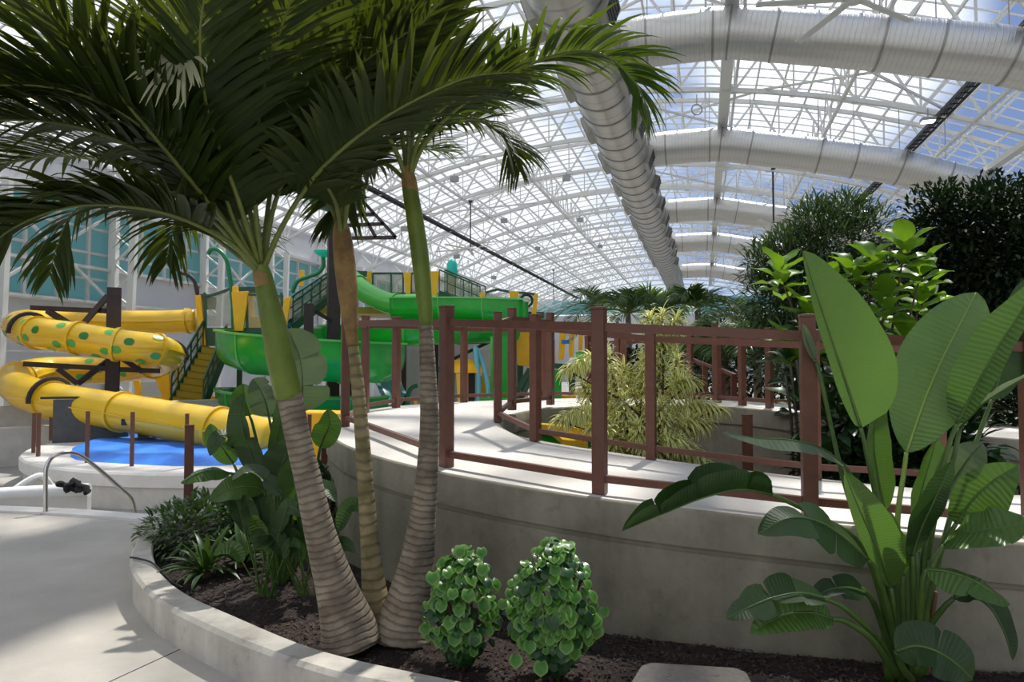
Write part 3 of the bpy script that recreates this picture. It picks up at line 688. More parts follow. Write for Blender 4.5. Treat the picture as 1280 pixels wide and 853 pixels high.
fan(1068,-60,-2,17,'nearest ceiling fan with grey blades over the first cross duct',2.2,.5)
# high bay lights
def lamp(px,py,Y,label,glow=True):
    c=P(px,py,roofY(px,py,.6)); t=thing('high_bay_light',c,label,'light','roof lights'); r_=c.x*math.cos(PHI)-c.y*math.sin(PHI); zt=max(zc(r_),c.z+.2)
    m=MB(); m.bar(c+V((0,0,.1)),V((c.x,c.y,zt)),.04,.04,up=V((0,1,0))); m.build('hanger_rod',M['grey_box'],t)
    m=MB(); m.box(c+V((0,0,.08)),(.55,.4,.14),-PHI); m.build('housing',M['grey_box'],t)
    m=MB(); m.box(c+V((0,0,-.01)),(.48,.34,.05),-PHI); m.build('lens',M['lamp_glow'],t)
lamp(1160,152,27,'lit roof light just under the black cable tray at upper right')
lamp(1080,264,42,'lit roof light above the bushy tree')
lamp(1033,80,24,'small lit roof light below the nearest cross duct')
lamp(38,126,24,'lit roof light glimpsed between palm fronds at upper left')
# small grey speaker boxes under the trusses
k=0
sp=[(568,224,31.8,'speaker box under the roof truss right of the palm crownshaft'),(630,276,38,'speaker box on a truss above the ceiling fan rod'),(708,223,38,'speaker box close to the left side of the main duct'),(672,311,44,'small speaker box on a middle truss left of the duct'),(725,275,44,'small speaker box on a middle truss near the duct'),(750,308,52,'small far speaker box beside the duct'),(506,286,38,'speaker box left of the right palm trunk under the roof'),(571,321,50,'speaker box behind the nearer ceiling fan'),(617,347,55,'far speaker box above the stair railing')]
for px,py,Y,nm in sp:
    c=P(px,py,roofY(px,py,.4)); t=thing('speaker_box',c,'grey '+nm,'speaker','speaker boxes on the trusses')
    r_=c.x*math.cos(PHI)-c.y*math.sin(PHI)
    m=MB(); m.box(c,(.5,.35,.35),-PHI); m.build('cabinet',M['grey_box'],t); m=MB(); m.bar(c+V((0,0,.15)),V((c.x,c.y,max(zc(r_),c.z+.3))),.06,.06,up=V((0,1,0))); m.build('bracket',M['grey_box'],t)
for px,py,Y,nm in ((871,137,31,'ring shaped coil of cable hanging from a truss between the first two cross ducts'),):
    c=P(px,py,roofY(px,py,.5)); t=thing('cable_coil',c,nm,'cable coil'); m=MB(); m.tube([c+V((.26*math.cos(a),0,.26*math.sin(a))) for a in [2*PI*q/20 for q in range(21)]],.035,8); m.build('coil',M['grey_box'],t,smooth=True)
    m=MB(); m.bar(c+V((0,0,.28)),c+V((0,0,.75)),.04,.04,up=V((0,1,0))); m.build('hook',M['grey_box'],t)

# ================================================================== SLIDES AND PLAY TOWER
def tubeslide(name,label,pts,rad,mt,flange_at=(),seam=True,group=None,n=8,dots=False,radf=None,cat='water slide'):
    c=crom(pts,n); t=thing(name,c[0],label,cat,group); 
    m=MB(); m.tube(c,rad,24,cap=True); m.build('tube',M[mt],t,smooth='all')
    for f in flange_at:
        k=min(len(c)-2,max(1,int(f*n))); d=(c[k+1]-c[k-1]).normalized(); m=MB()
        m.tube([c[k]-d*.05,c[k]+d*.05],rad*1.12,24); m.build('flange',M[mt],t,smooth=True)
    if seam:
        # joint lip along both sides of the tube
        for s in (-1,1):
            m=MB(); q=[]
            for k in range(len(c)):
                d=(c[min(k+1,len(c)-1)]-c[max(k-1,0)]).normalized(); sd=d.cross(V((0,0,1))).normalized(); q.append(c[k]+sd*s*rad*1.01)
            m.sweepbar(q,.08,.035); m.build('seam_lip',M[mt],t)
    return t,c
pts=[P(x,y,Y) for x,y,Y in ((345,552,16.2),(274,536,16.9),(215,526,17.6),(152,515,18.4),(64,500,19.4),(27,488,20.6),(22,473,22.6),(60,464,24.6),(135,463,25.2),(190,455,24.6),(211,446,23.4),(195,437,22.2),(147,431,21.8),(98,423,21.8),(52,417,22.2),(28,412,23.2),(26,405,25.2),(60,402,27),(130,403,28),(200,403,28.8),(246,401,29))]
t,c=tubeslide('yellow_tube_slide','yellow spiral tube slide with green dots coiling around a brown column',pts,.5,'slide_yellow',(1,3,4,6,9,11,12,13,14.2,17,19.8))
YS=t
# green dots: thin discs wrapped on the tube surface of the dotted turns
rs=random.Random(5)
def dot(k,ang,rad=.5,dr=.13):
    k=int(k); d=(c[k+1]-c[k-1]).normalized(); up=(V((0,0,1))-d*d.z).normalized(); sd=d.cross(up)
    vs=[];n=14
    for rr_ in (0,.5,1):
        for j in range(n):
            a=2*PI*j/n; da=ang+rr_*dr*math.sin(a)/rad; al=rr_*dr*1.2*math.cos(a)
            vs.append(c[k]+d*al+(up*math.cos(da)+sd*math.sin(da))*(rad+.006))
    m=MB(); m.add(vs,[(q*n+j,q*n+(j+1)%n,(q+1)*n+(j+1)%n,(q+1)*n+j) for q in range(2) for j in range(n)]); m.build('dot',M['dot_green'],t,smooth='all')
for i,k in enumerate([8*8.3,8*9,8*9.8]+[8*11.2+i*4.1 for i in range(9)]+[8*7+3,8*7.8]):
    for a in ((.75,-2.1) if i%2 else (1.3,-1.3)):
        for s in (1,):
            dot(k,a); dot(k+2,a+ (0.75 if a>0 else -.6)); dot(k,-a if abs(a)<3 else a)
# brown support column with arms
t=thing('support_column',P(143,500,22.6),'thick dark brown steel column at the centre of the yellow spiral slide','column')
bx=P(143,360,22.6); m=MB(); m.box(V((bx.x,bx.y,(bx.z+RZ)/2)),(.42,.42,bx.z-RZ),.5); m.build('column',M['brown_steel'],t,bevel=.02)
for pl in ([(40,385,23.2),(134,389,22.6)],[(60,389,23),(98,412,22.4),],[(98,412,22.4),(135,370,22.6)],[(29,455,21.2),(134,461,22.4)],[(72,461,21.5),(97,480,21.8)],[(97,480,21.8),(134,452,22.5)],[(150,462,22.6),(200,464,23.2)],[(152,448,22.6),(178,465,23)]):
    m=MB(); m.bar(P(*pl[0]),P(*pl[1]),.16,.16); m.build('arm',M['brown_steel'],t)
for cx,cy,cc_ in ((43,405,8*14.6),(32,480,8*4.1),(200,455,8*9.9)):
    k=int(cc_); d=(c[k+1]-c[k-1]).normalized(); up=(V((0,0,1))-d*d.z).normalized(); sd=d.cross(up); m=MB()
    m.tube([c[k]+(up*math.cos(a)+sd*math.sin(a))*.6 for a in [(-1.7+3.4*q/14) for q in range(15)]],.07,6); m.build('saddle_hoop',M['brown_steel'],t,smooth=True)
m=MB(); q=P(180,527,17.9); m.box(V((q.x,q.y,(q.z+RZ)/2)),(.24,.24,q.z-RZ),.3); m.box(V((q.x,q.y,RZ+.14)),(.55,.55,.04),.3); m.build('leg',M['brown_steel'],YS)
m=MB(); m.box(V((q.x,q.y,q.z)),(1.0,.3,.16),.3); m.build('saddle',M['black_metal'],YS)
# yellow run-out trough at the end of the slide
t=thing('slide_runout','x' and P(400,560,14.5),'flat yellow run-out trough of the slide behind the leaning palm trunk','slide run-out')
m=MB(); m.slab([P(360,516,14.3),P(426,517,14.3),P(426,575,14.3),P(360,574,14.3)],(0,.9,0)); m.build('trough_side',M['panel_yellow'],t,bevel=.03)
# open green flumes: U section swept along a path
def flume(name,label,pts,wd,ht,mt,group=None,n=8,lipmat='slide_lightgreen',flanges=()):
    c=crom(pts,n); t=thing(name,c[0],label,'water slide',group); m=MB(); K=13; vs=[]; rim=[[],[]]
    for i,p in enumerate(c):
        d=(c[min(i+1,len(c)-1)]-c[max(i-1,0)]); d.z*=.2; d.normalize(); sd=d.cross(V((0,0,1))).normalized()
        for rr_ in (1,.95):
            for k in range(K):
                a=PI*k/(K-1); x=math.copysign(abs(math.cos(a))**.7,math.cos(a)); z=-(math.sin(a)**.6)
                vs.append(p+sd*x*wd/2*rr_+V((0,0,z*ht*rr_+ht)))
        rim[0].append(p+sd*wd/2+V((0,0,ht))); rim[1].append(p-sd*wd/2+V((0,0,ht)))
    fs=[];W_=2*K
    for i in range(len(c)-1):
        for k in range(K-1):
            fs.append((W_*i+k,W_*i+k+1,W_*i+W_+k+1,W_*i+W_+k)); fs.append((W_*i+K+k+1,W_*i+K+k,W_*i+W_+K+k,W_*i+W_+K+k+1))
    for i in (0,len(c)-1):
        for k in range(K-1): fs.append((W_*i+k,W_*i+k+1,W_*i+K+k+1,W_*i+K+k))
    m.add(vs,fs); m.build('trough',M[mt],t,smooth='all')
    for r in rim:
        m=MB(); m.sweepbar(r,.16,.07); m.build('rim',M[lipmat],t)
    for f in flanges:
        i=min(len(c)-2,int(f*n)); m=MB(); q=[V(vs[W_*i+k]) for k in range(K)]; cen=c[i]+V((0,0,ht)); q=[cen+(x-cen)*1.015 for x in q]
        m.tube(q,.04,5,cap=True); m.build('flange',M[lipmat],t,smooth=True)
    return t,c
G='open green flume slides'
flume('green_flume_slide','big open green bowl-shaped flume turning between the leaning palm and the right palm',[P(x,y,Y) for x,y,Y in ((470,455,29),(440,447,30),(400,450,30.2),(350,452,29.6),(308,454,27.8),(300,459,25.6),(325,467,23.6),(370,474,22.8),(420,478,23),(462,478,24),(478,474,26),(462,470,28),(430,468,29))],1.75,1.35,'slide_green',G,flanges=(4.5,6,7,8.2,9.3))
flume('green_flume_slide','lower green flume turn near the ground behind the bird of paradise leaves',[P(x,y,Y) for x,y,Y in ((350,512,30),(310,508,28.5),(293,510,26.8),(305,516,25.2),(350,522,24.4),(420,524,24.6),(470,520,26))],1.4,.75,'slide_green',G,flanges=(3,5))
flume('green_flume_slide','long straight green flume with a square cut end behind the ramp railing',[P(x,y,Y) for x,y,Y in ((495,402,29),(540,402,28.5),(600,403,28),(657,405,27.6))],1.2,.95,'slide_green',G,flanges=(1.3,2.2))
flume('green_flume_slide','shaded green flume curving beneath the long straight one',[P(x,y,Y) for x,y,Y in ((640,428,29),(600,430,28),(550,431,27),(505,433,26.5),(470,434,26.8),(440,432,28),(415,430,30))],1.2,.8,'slide_green',G,flanges=(1.5,3,4))
tubeslide('green_tube_slide','light green tube slide dropping from the upper platform behind the palm trunks',[P(x,y,Y) for x,y,Y in ((440,350,31),(452,362,30.5),(472,374,30),(495,381,29.5),(522,381,29),(545,384,28.6))],.46,'slide_lightgreen',(.6,3.1),group=None)
flume('teal_slide','pale blue slide end near the ground behind the railing',[P(x,y,Y) for x,y,Y in ((478,470,30),(484,490,29),(492,508,28))],.9,.5,'pale_turquoise',None,lipmat='pale_turquoise')
# ---- tower pieces
DY=.12
def panel(t,pts,Y,mt='panel_yellow',name='panel',th=.12,bevel=.02):
    m=MB(); m.slab([P(x,y,Y) for x,y in pts],(0,th,0)); return m.build(name,M[mt],t,bevel=bevel)
def rail(t,pts,w_=.07,mt='rail_green',name='rail'):
    m=MB()
    for a,b in zip(pts[:-1],pts[1:]): m.bar(P(*a),P(*b),w_,w_)
    return m.build(name,M[mt],t)
def ptube(t,pts,r_,mt,name,n=6):
    m=MB(); m.tube(crom([P(*p) for p in pts],n),r_,10); return m.build(name,M[mt],t,smooth=True)
def stair(label,tl,tr,bl,br,Yt,Yb,n,under='stair_yellow',tread='stair_yellow',hand=True):
    "flight between top edge (tl,tr) and bottom edge (bl,br) in photo pixels, at distances Yt, Yb"
    t=thing('staircase',P(*bl,Yb),label,'staircase','play tower stairs'); a,b=P(*tl,Yt),P(*tr,Yt+.3); c_,d=P(*bl,Yb),P(*br,Yb+.3)
    m=MB()
    for k in range(n):
        s0=k/n; s1=(k+1)/n; p=a.lerp(c_,s0);q=b.lerp(d,s0);p1=a.lerp(c_,s1);q1=b.lerp(d,s1)
        p1.z=p.z; q1.z=q.z; m.slab([p,q,q1,p1],(0,0,-.05)); 
        p2=a.lerp(c_,s1); q2=b.lerp(d,s1); m.hexa([p2,q2,q2+V((0,.03,0)),p2+V((0,.03,0)),p1,q1,q1+V((0,.03,0)),p1+V((0,.03,0))])
    m.build('treads',M[tread],t)
    for u,v in ((a,c_),(b,d)):
        m=MB(); m.bar(u+V((0,0,-.05)),v+V((0,0,-.05)),.08,.32); m.build('stringer',M['rail_green'],t)
        if hand:
            m=MB(); m.bar(u+V((0,0,1.05)),v+V((0,0,1.05)),.07); m.bar(u+V((0,0,.6)),v+V((0,0,.6)),.04)
            for k in range(6): w_=u.lerp(v,k/5); m.bar(w_,w_+V((0,0,1.05)),.05,.05,up=V((0,1,0)))
            m.build('handrail',M['rail_green'],t)
            m=MB(); e=V((0,0,1.0)); f=V((0,0,.15)); m.slab([u+e,v+e,v+f,u+f],(0,.02,0)); m.build('mesh_screen',M['mesh_screen'],t)
    return t
# left tower
YT=28.5
t=thing('play_tower',P(275,432,YT),'left play tower with flared yellow panels and green arch above the yellow slide','play tower','play towers')
m=MB(); a,b=P(255,410,YT),P(365,410,YT); m.hexa([a+V((0,0,-.75)),b+V((0,0,-.75)),b+V((.3,3,-.75)),a+V((.3,3,-.75)),a,b,b+V((.3,3,0)),a+V((.3,3,0))]); m.build('platform_deck',M['rail_green'],t)
panel(t,[(243,369),(251,369),(257,432),(250,432)],YT-.1); panel(t,[(289,365),(310,364),(304,414),(293,414)],YT-.15); panel(t,[(355,372),(364,371),(358,408),(350,408)],YT-.1)
panel(t,[(290,358),(297,358),(297,366),(290,366)],YT-.1); panel(t,[(310,368),(316,368),(318,404),(311,406)],YT+1.6)
panel(t,[(251,369),(262,370),(275,366),(288,362),(291,408),(256,408)],YT+.05,'mesh_screen','mesh_screen',.02,0)
panel(t,[(311,369),(354,372),(350,410),(306,410)],YT+.05,'mesh_screen','mesh_screen',.02,0)
panel(t,[(311,396),(345,396),(345,412),(311,412)],YT+1.2,'panel_yellow','panel')
rail(t,[(251,369,YT),(262,370,YT),(275,366,YT),(288,361,YT)],.1); rail(t,[(310,368,YT),(354,371,YT)],.1)
for x in (256,290,308,352): rail(t,[(x,366,YT+.02),(x+1,410,YT+.02)],.09,name='post')
panel(t,[(297,359),(330,358),(330,366),(297,366)],YT+.9,'rail_green','canopy_edge')
for x in (258,300,350):
    p=P(x,430,YT+1.5); m=MB(); m.box(V((p.x,p.y,(p.z-1.2)/2)),(.22,.22,p.z+1.2),.3); m.build('tower_column',M['rail_green'],t)
ptube(t,[(294,414,YT),(291,380,YT),(288,350,YT),(283,325,YT),(273,313,YT),(264,312,YT),(260,318,YT)],.09,'arch_green','spray_arch')
ptube(t,[(247,369,YT),(243,352,YT),(235,344,YT),(226,341,YT),(216,332,YT),(208,322,YT)],.08,'brown_steel','spray_arch')
panel(t,[(196,319),(212,319),(209,328),(199,328)],YT,'turquoise','spray_cup',.4)
m=MB(); m.lathe(P(261,378,YT+.6),[(.25,-.3),(.3,-.1),(.3,.2),(.15,.3)],14); m.build('bollard_cap',M['black_metal'],t,smooth=True)
panel(t,[(186,455),(200,446),(210,446),(213,500),(204,500)],YT-.4); panel(t,[(218,468),(226,452),(230,500),(219,500)],YT-.2)
stair('yellow stair flight seen from below, descending left from the left play tower',(254,433),(283,437),(214,503),(254,508),YT-.1,YT-1.5,9)
t0=thing('climbing_frame',P(200,490,29.5),'yellow framed mesh play frame under the left stair','play frame'); panel(t0,[(166,476),(174,476),(176,500),(170,500)],29.5); panel(t0,[(174,478),(204,478),(206,498),(175,498)],29.6,'mesh_screen','mesh_screen',.02,0); panel(t0,[(170,496),(290,496),(290,506),(170,506)],29.8)
# middle tower
YM=31
stair('stair with blue treads and green rails climbing to the middle tower',(412,368),(420,366),(354,409),(366,409),YM,YT+.3,9,tread='step_blue')
t=thing('play_tower',P(425,388,YM),'middle play tower with yellow corner panels beside the brown column','play tower','play towers')
m=MB(); a,b=P(398,384,YM),P(560,384,YM); m.hexa([a+V((0,0,-.3)),b+V((0,0,-.3)),b+V((.3,3,-.3)),a+V((.3,3,-.3)),a,b,b+V((.3,3,0)),a+V((.3,3,0))]); m.build('platform_deck',M['stair_yellow'],t)
panel(t,[(411,335),(425,334),(423,387),(413,387)],YM-.1); panel(t,[(374,338),(380,338),(379,358),(374,358)],YM+.5); panel(t,[(459,339),(465,339),(463,357),(458,355)],YM)
panel(t,[(438,338),(460,339),(459,346),(438,345)],YM+.1,'rail_green','canopy_edge')
panel(t,[(466,342),(504,342),(504,368),(466,368)],YM+.1,'mesh_screen','mesh_screen',.02,0); rail(t,[(466,342,YM),(548,342,YM)],.09)
for x in (466,489,504,514): rail(t,[(x,342,YM),(x,368,YM)],.08,name='post')
rail(t,[(466,367,YM),(548,367,YM)],.09)
panel(t,[(504,341),(514,340),(513,368),(507,368)],YM-.1); panel(t,[(537,339),(549,339),(546,375),(539,375)],YM-.1)
panel(t,[(514,342),(537,342),(537,368),(514,368)],YM+.15,'mesh_screen','mesh_screen',.02,0)
for x in (440,505,545):
    p=P(x,388,YM+2); m=MB(); m.box(V((p.x,p.y,(p.z-1.2)/2)),(.22,.22,p.z+1.2),.3); m.build('tower_column',M['brown_steel'],t)
t=thing('spray_post',P(566,365,YM),'turquoise figure-shaped spray post with yellow base on the upper stair','spray feature')
m=MB(); m.lathe(P(565,338,YM+.5),[(.22,-.5),(.28,-.2),(.24,.3),(.16,.45),(.05,.52)],14); m.build('spray_head',M['turquoise'],t,smooth=True); panel(t,[(559,349),(571,349),(569,365),(560,365)],YM+.4,'panel_yellow','base')
stair('yellow-edged stair with green rails going down right from the middle tower',(549,366),(556,366),(600,388),(607,388),YM,YM-1,8,tread='step_blue')
# right tower
YR=30
t=thing('play_tower',P(640,380,YR),'right play tower with yellow panels and a round porthole above the green flume','play tower','play towers')
panel(t,[(599,366),(607,366),(606,376),(600,376)],YR-.1); panel(t,[(636,364),(649,364),(647,378),(638,378)],YR-.1); panel(t,[(668,367),(673,367),(670,395),(664,395)],YR-.1)
panel(t,[(607,367),(636,366),(636,378),(607,378)],YR,'mesh_screen','mesh_screen',.02,0); panel(t,[(649,366),(668,368),(664,392),(649,392)],YR,'mesh_screen','mesh_screen',.02,0)
rail(t,[(607,366,YR),(622,362,YR),(636,365,YR),(650,366,YR),(670,368,YR)],.1)
m=MB(); q=P(658,376,YR-.05); m.tube([q+V((.26*math.cos(a),0,.26*math.sin(a))) for a in [2*PI*k/18 for k in range(19)]],.06,8); m.build('porthole_ring',M['black_metal'],t,smooth=True)
m=MB(); a,b=P(600,390,YR),P(680,390,YR); m.hexa([a+V((0,0,-.3)),b+V((0,0,-.3)),b+V((.3,3,-.3)),a+V((.3,3,-.3)),a,b,b+V((.3,3,0)),a+V((.3,3,0))]); m.build('platform_deck',M['rail_green'],t)
panel(t,[(641,414),(666,416),(666,459),(647,457),(645,430)],YR-.5,'panel_yellow','panel'); panel(t,[(672,421),(683,421),(679,456),(674,456)],YR-1)
rail(t,[(666,404,YR),(720,412,YR)],.1); panel(t,[(684,424),(694,425),(694,455),(684,455)],YR,'mesh_screen','mesh_screen',.02,0)
rail(t,[(684,400,YR),(684,490,YR)],.12,name='post'); panel(t,[(666,452),(720,456),(720,462),(666,460)],YR-.2,'rail_green','platform_edge')
panel(t,[(700,408),(708,408),(705,450),(698,450)],YR-.3); panel(t,[(712,412),(719,412),(717,446),(711,446)],YR-.3)
panel(t,[(724,402),(730,402),(728,440),(723,440)],YR+1)
for x in (650,680,715):
    p=P(x,455,YR+1); m=MB(); m.box(V((p.x,p.y,(p.z-1.2)/2)),(.22,.22,p.z+1.2),.3); m.build('tower_column',M['rail_green'],t)
t=thing('blue_plaque',P(707,428,YR-.5),'small blue plaque on a yellow panel of the right play tower','sign'); panel(t,[(702,425),(712,425),(712,430),(702,430)],YR-.5,'blue_sign','plate',.04)
stair('yellow lower stair beneath the right play tower',(662,462),(668,462),(644,494),(652,494),YR-.6,YR-1.5,6,tread='panel_yellow',hand=False)
t=thing('green_wall_panel',P(625,495,27.2),'tall bright green panel under the end of the straight flume','panel')
panel(t,[(613,421),(637,421),(637,500),(613,500)],27.2,'slide_green','panel',.3); panel(t,[(613,421),(616,421),(616,500),(613,500)],27.15,'slide_lightgreen','edge')
t=thing('umbrella_spray',P(580,500,27),'small yellow canopy on a dark column under the green flumes','spray feature')
m=MB(); q=P(580,455,27); m.lathe(q,[(.95,-.35),(.85,-.1),(.5,.12),(.1,.2)],20); m.build('canopy',M['panel_yellow'],t,smooth=True)
m=MB(); p=P(589,460,27.2); m.box(V((p.x,p.y,(p.z-1.2)/2)),(.3,.3,p.z+1.2)); m.build('column',M['black_metal'],t)
t=thing('bent_spray_pipes',P(600,500,26.5),'pair of tall bent pale blue pipes behind the ramp railing','spray feature')
ptube(t,[(594,434,26.5),(596,455,26.4),(598,480,26.3),(598,515,26.2)],.1,'pale_turquoise','pipe'); ptube(t,[(595,436,26.6),(602,452,26.6),(609,480,26.5),(611,515,26.4)],.1,'pale_turquoise','pipe'); ptube(t,[(568,455,26.6),(566,480,26.6),(566,515,26.6)],.08,'pale_turquoise','pipe')
t=thing('blue_wall_sign',P(549,462,34),'small square blue sign on the pale back wall','sign'); panel(t,[(546,458),(552,458),(552,466),(546,466)],34,'blue_sign','plate')
m=MB(); m.slab([P(484,420,35),P(660,420,35),P(660,510,35),P(484,510,35)],(0,.4,0)); 
struct(m,'wall_service',M['wall_panel'])
m=MB()
for x in range(488,660,12): m.bar(P(x,420,34.9),P(x,510,34.9),.05,.05,up=V((0,1,0)))
for y in (436,455,474): m.bar(P(484,y,34.9),P(660,y,34.9),.06)
struct(m,'trim_37',M['steel_white'])
t=thing('yellow_play_wall',P(620,500,25.5),'low yellow play wall with green feet seen between the railing posts','play panel'); panel(t,[(570,468),(585,466),(585,505),(572,505)],25.8); panel(t,[(600,470),(634,470),(634,500),(600,500)],28.2,'panel_yellow'); panel(t,[(600,498),(640,498),(640,512),(600,512)],25.6,'slide_green','foot',.4)
t=thing('yellow_play_wall',P(690,500,24),'yellow and green play wall right of the inner railing posts','play panel'); panel(t,[(664,496),(720,494),(720,500),(664,502)],24.5,'panel_yellow'); panel(t,[(690,462),(702,462),(702,505),(690,505)],24.3,'slide_green'); panel(t,[(720,440),(733,440),(733,470),(720,470)],26,'slide_lightgreen')
t=thing('green_spray_creature',P(520,500,27),'small curved green spray pipe standing by the pale back wall','spray feature'); ptube(t,[(510,515,27),(510,496,27),(514,486,27),(522,482,27)],.09,'arch_green','pipe')
t=thing('play_bollard',P(500,515,26),'yellow and green play bollards behind the ramp deck','bollard'); panel(t,[(517,500),(521,500),(521,520),(517,520)],26,'panel_yellow','post',.2)
# slide seen below through the inner railing gap
flume('yellow_green_slide','yellow and green slide trough visible under the inner railing beside the variegated shrub',[P(x,y,Y) for x,y,Y in ((690,552,7.6),(725,556,7.3),(765,562,7.0),(800,572,6.9))],.5,.18,'slide_green',None,lipmat='slide_yellow')
t=thing('slide_board','' or P(715,550,6.9),'flat yellow slide panel lying beside the green trough in the ramp opening','panel'); m=MB(); m.slab([P(690,545,7.2),P(722,540,7.5),P(735,560,6.75),P(703,556,6.8)],(0,0,.05)); m.build('board',M['slide_yellow'],t)
# tipping bucket on brown column
YB=27
t=thing('tipping_bucket',P(421,260,YB),'large dark green tipping bucket on a brown frame above the middle tower','tipping bucket')
p=P(418,258,YB); q=P(418,430,YB); m=MB(); m.box(V((p.x,p.y,(p.z-1.2)/2)),(.46,.46,p.z+1.2),.4); m.build('column',M['brown_steel'],t)
m=MB(); m.lathe(P(421,246,YB-.3),[(.45,-.55),(.95,-.4),(1.1,-.1),(1.12,.25),(.9,.55),(.5,.7)],20); m.build('bucket',M['rail_green'],t,smooth=True)
for pl in ([(432,228),(495,297)],[(495,297),(432,298)],[(450,262),(470,297)],[(432,282),(480,280)],[(432,270),(468,268)]):
    rail(t,[(*pl[0],YB),(*pl[1],YB)],.13,'brown_steel','frame_beam')
for (bx,by,path,lab_) in ((405,318,[(404,322),(404,333),(398,341),(386,346),(372,352),(365,366)],'turquoise spray bowl on a curved green arm beside the brown column'),):
    t=thing('spray_bowl',P(bx,by+50,29.8),lab_,'spray feature'); m=MB(); m.lathe(P(bx,by,29.8),[(.12,-.13),(.33,-.02),(.42,.1),(.43,.13)],16); m.build('bowl',M['turquoise'],t,smooth=True); ptube(t,[(x,y,29.8) for x,y in path],.09,'arch_green','arm')
t=thing('support_column',P(386,430,26.2),'shorter dark brown steel column rising out of the green flume','column'); p=P(386,380,26.2); m=MB(); m.box(V((p.x,p.y,(p.z-1.2)/2)),(.36,.36,p.z+1.2),.3); m.build('column',M['brown_steel'],t)
m=MB(); m.bar(P(395,390,26.2),P(420,405,27),.12); m.bar(P(560,452,27.5),P(632,418,28.5),.12); m.build('arm',M['brown_steel'],t)
# ================================================================== PLANTS
Z=V((0,0,1))
def frond(t,pts,L,n,wl,seed,droop=.5,out=None,mt='palm_leaf',s0=.16,rr=.016,segs=6,name='frond',lift=.25,fall=0):
    """pinnate palm frond: pts run from the crown to the tip"""
    r_=random.Random(seed); c=crom(pts,7); c=resamp(c,40); m=MB()
    if out is None:
        out=(c[-1]-c[0]); out.z=0
        out=out.normalized() if out.length>.05 else V((0,-1,0))
    m.cur=1; k=len(c); m.tube(c,[rr*(1-.85*(i/(k-1))**.9) for i in range(k)],7); m.cur=0
    tot=sum((c[i+1]-c[i]).length for i in range(k-1))
    for side in (-1,1):
        for i in range(n):
            s=s0+(1-s0)*(i+.5*r_.random())/n; x=s*(k-1); j=min(int(x),k-2); p=c[j].lerp(c[j+1],x-j)
            T=(c[min(j+2,k-1)]-c[max(j-1,0)]).normalized()
            Nn=(Z*1.0-out*.6); Nn=(Nn-T*Nn.dot(T)).normalized(); S=T.cross(Nn)*side
            u=(s-s0)/(1-s0); ph=math.radians(62-34*u+r_.uniform(-7,7)); l=L*(.45+.55*math.sin(PI*min(1,.12+.80*u))**.8)*(1-.45*max(0,u-.75)/.25)*r_.uniform(.88,1.05)
            d=(T*math.cos(ph)+S*math.sin(ph)+Nn*(lift+r_.uniform(-.12,.12))).normalized(); w_=wl*r_.uniform(.8,1.1)*(1-.4*u)
            dr=droop*r_.uniform(.6,1.3); vs=[];uv=[]; q=p.copy(); up=Nn
            for h in range(segs+1):
                f=h/segs; ww=w_*.5*(min(1,.35+f*3.2) if f<.25 else (1-((f-.25)/.75)**1.8))
                b=d.cross(up); b=b.normalized() if b.length>1e-3 else S
                fold=d.cross(b)*ww*.35
                vs+=[q-b*ww+fold,q,q+b*ww+fold]; uv+=[(-1,f),(0,f),(1,f)]
                q=q+d*(l/segs); d=(d-Z*(dr*(.4+1.2*f)/segs*1.6)).normalized()
            m.add(vs,[(3*h+a,3*h+a+1,3*h+a+4,3*h+a+3) for h in range(segs) for a in(0,1)],uv)
    return m.build(name,[M[mt],M['petiole']],t,smooth='all')
def Q(*l): return [P(*p) for p in l]
def trunk(t,pts,wpx,mt,name='trunk',seg=20,n=6):
    c=crom(Q(*pts),n); Ys=cromf([p[2] for p in pts],n); ws=cromf(wpx,n)
    m=MB(); m.tube(c,[w_*y/FPX/2 for w_,y in zip(ws,Ys)],seg); return m.build(name,M[mt],t,smooth='all')
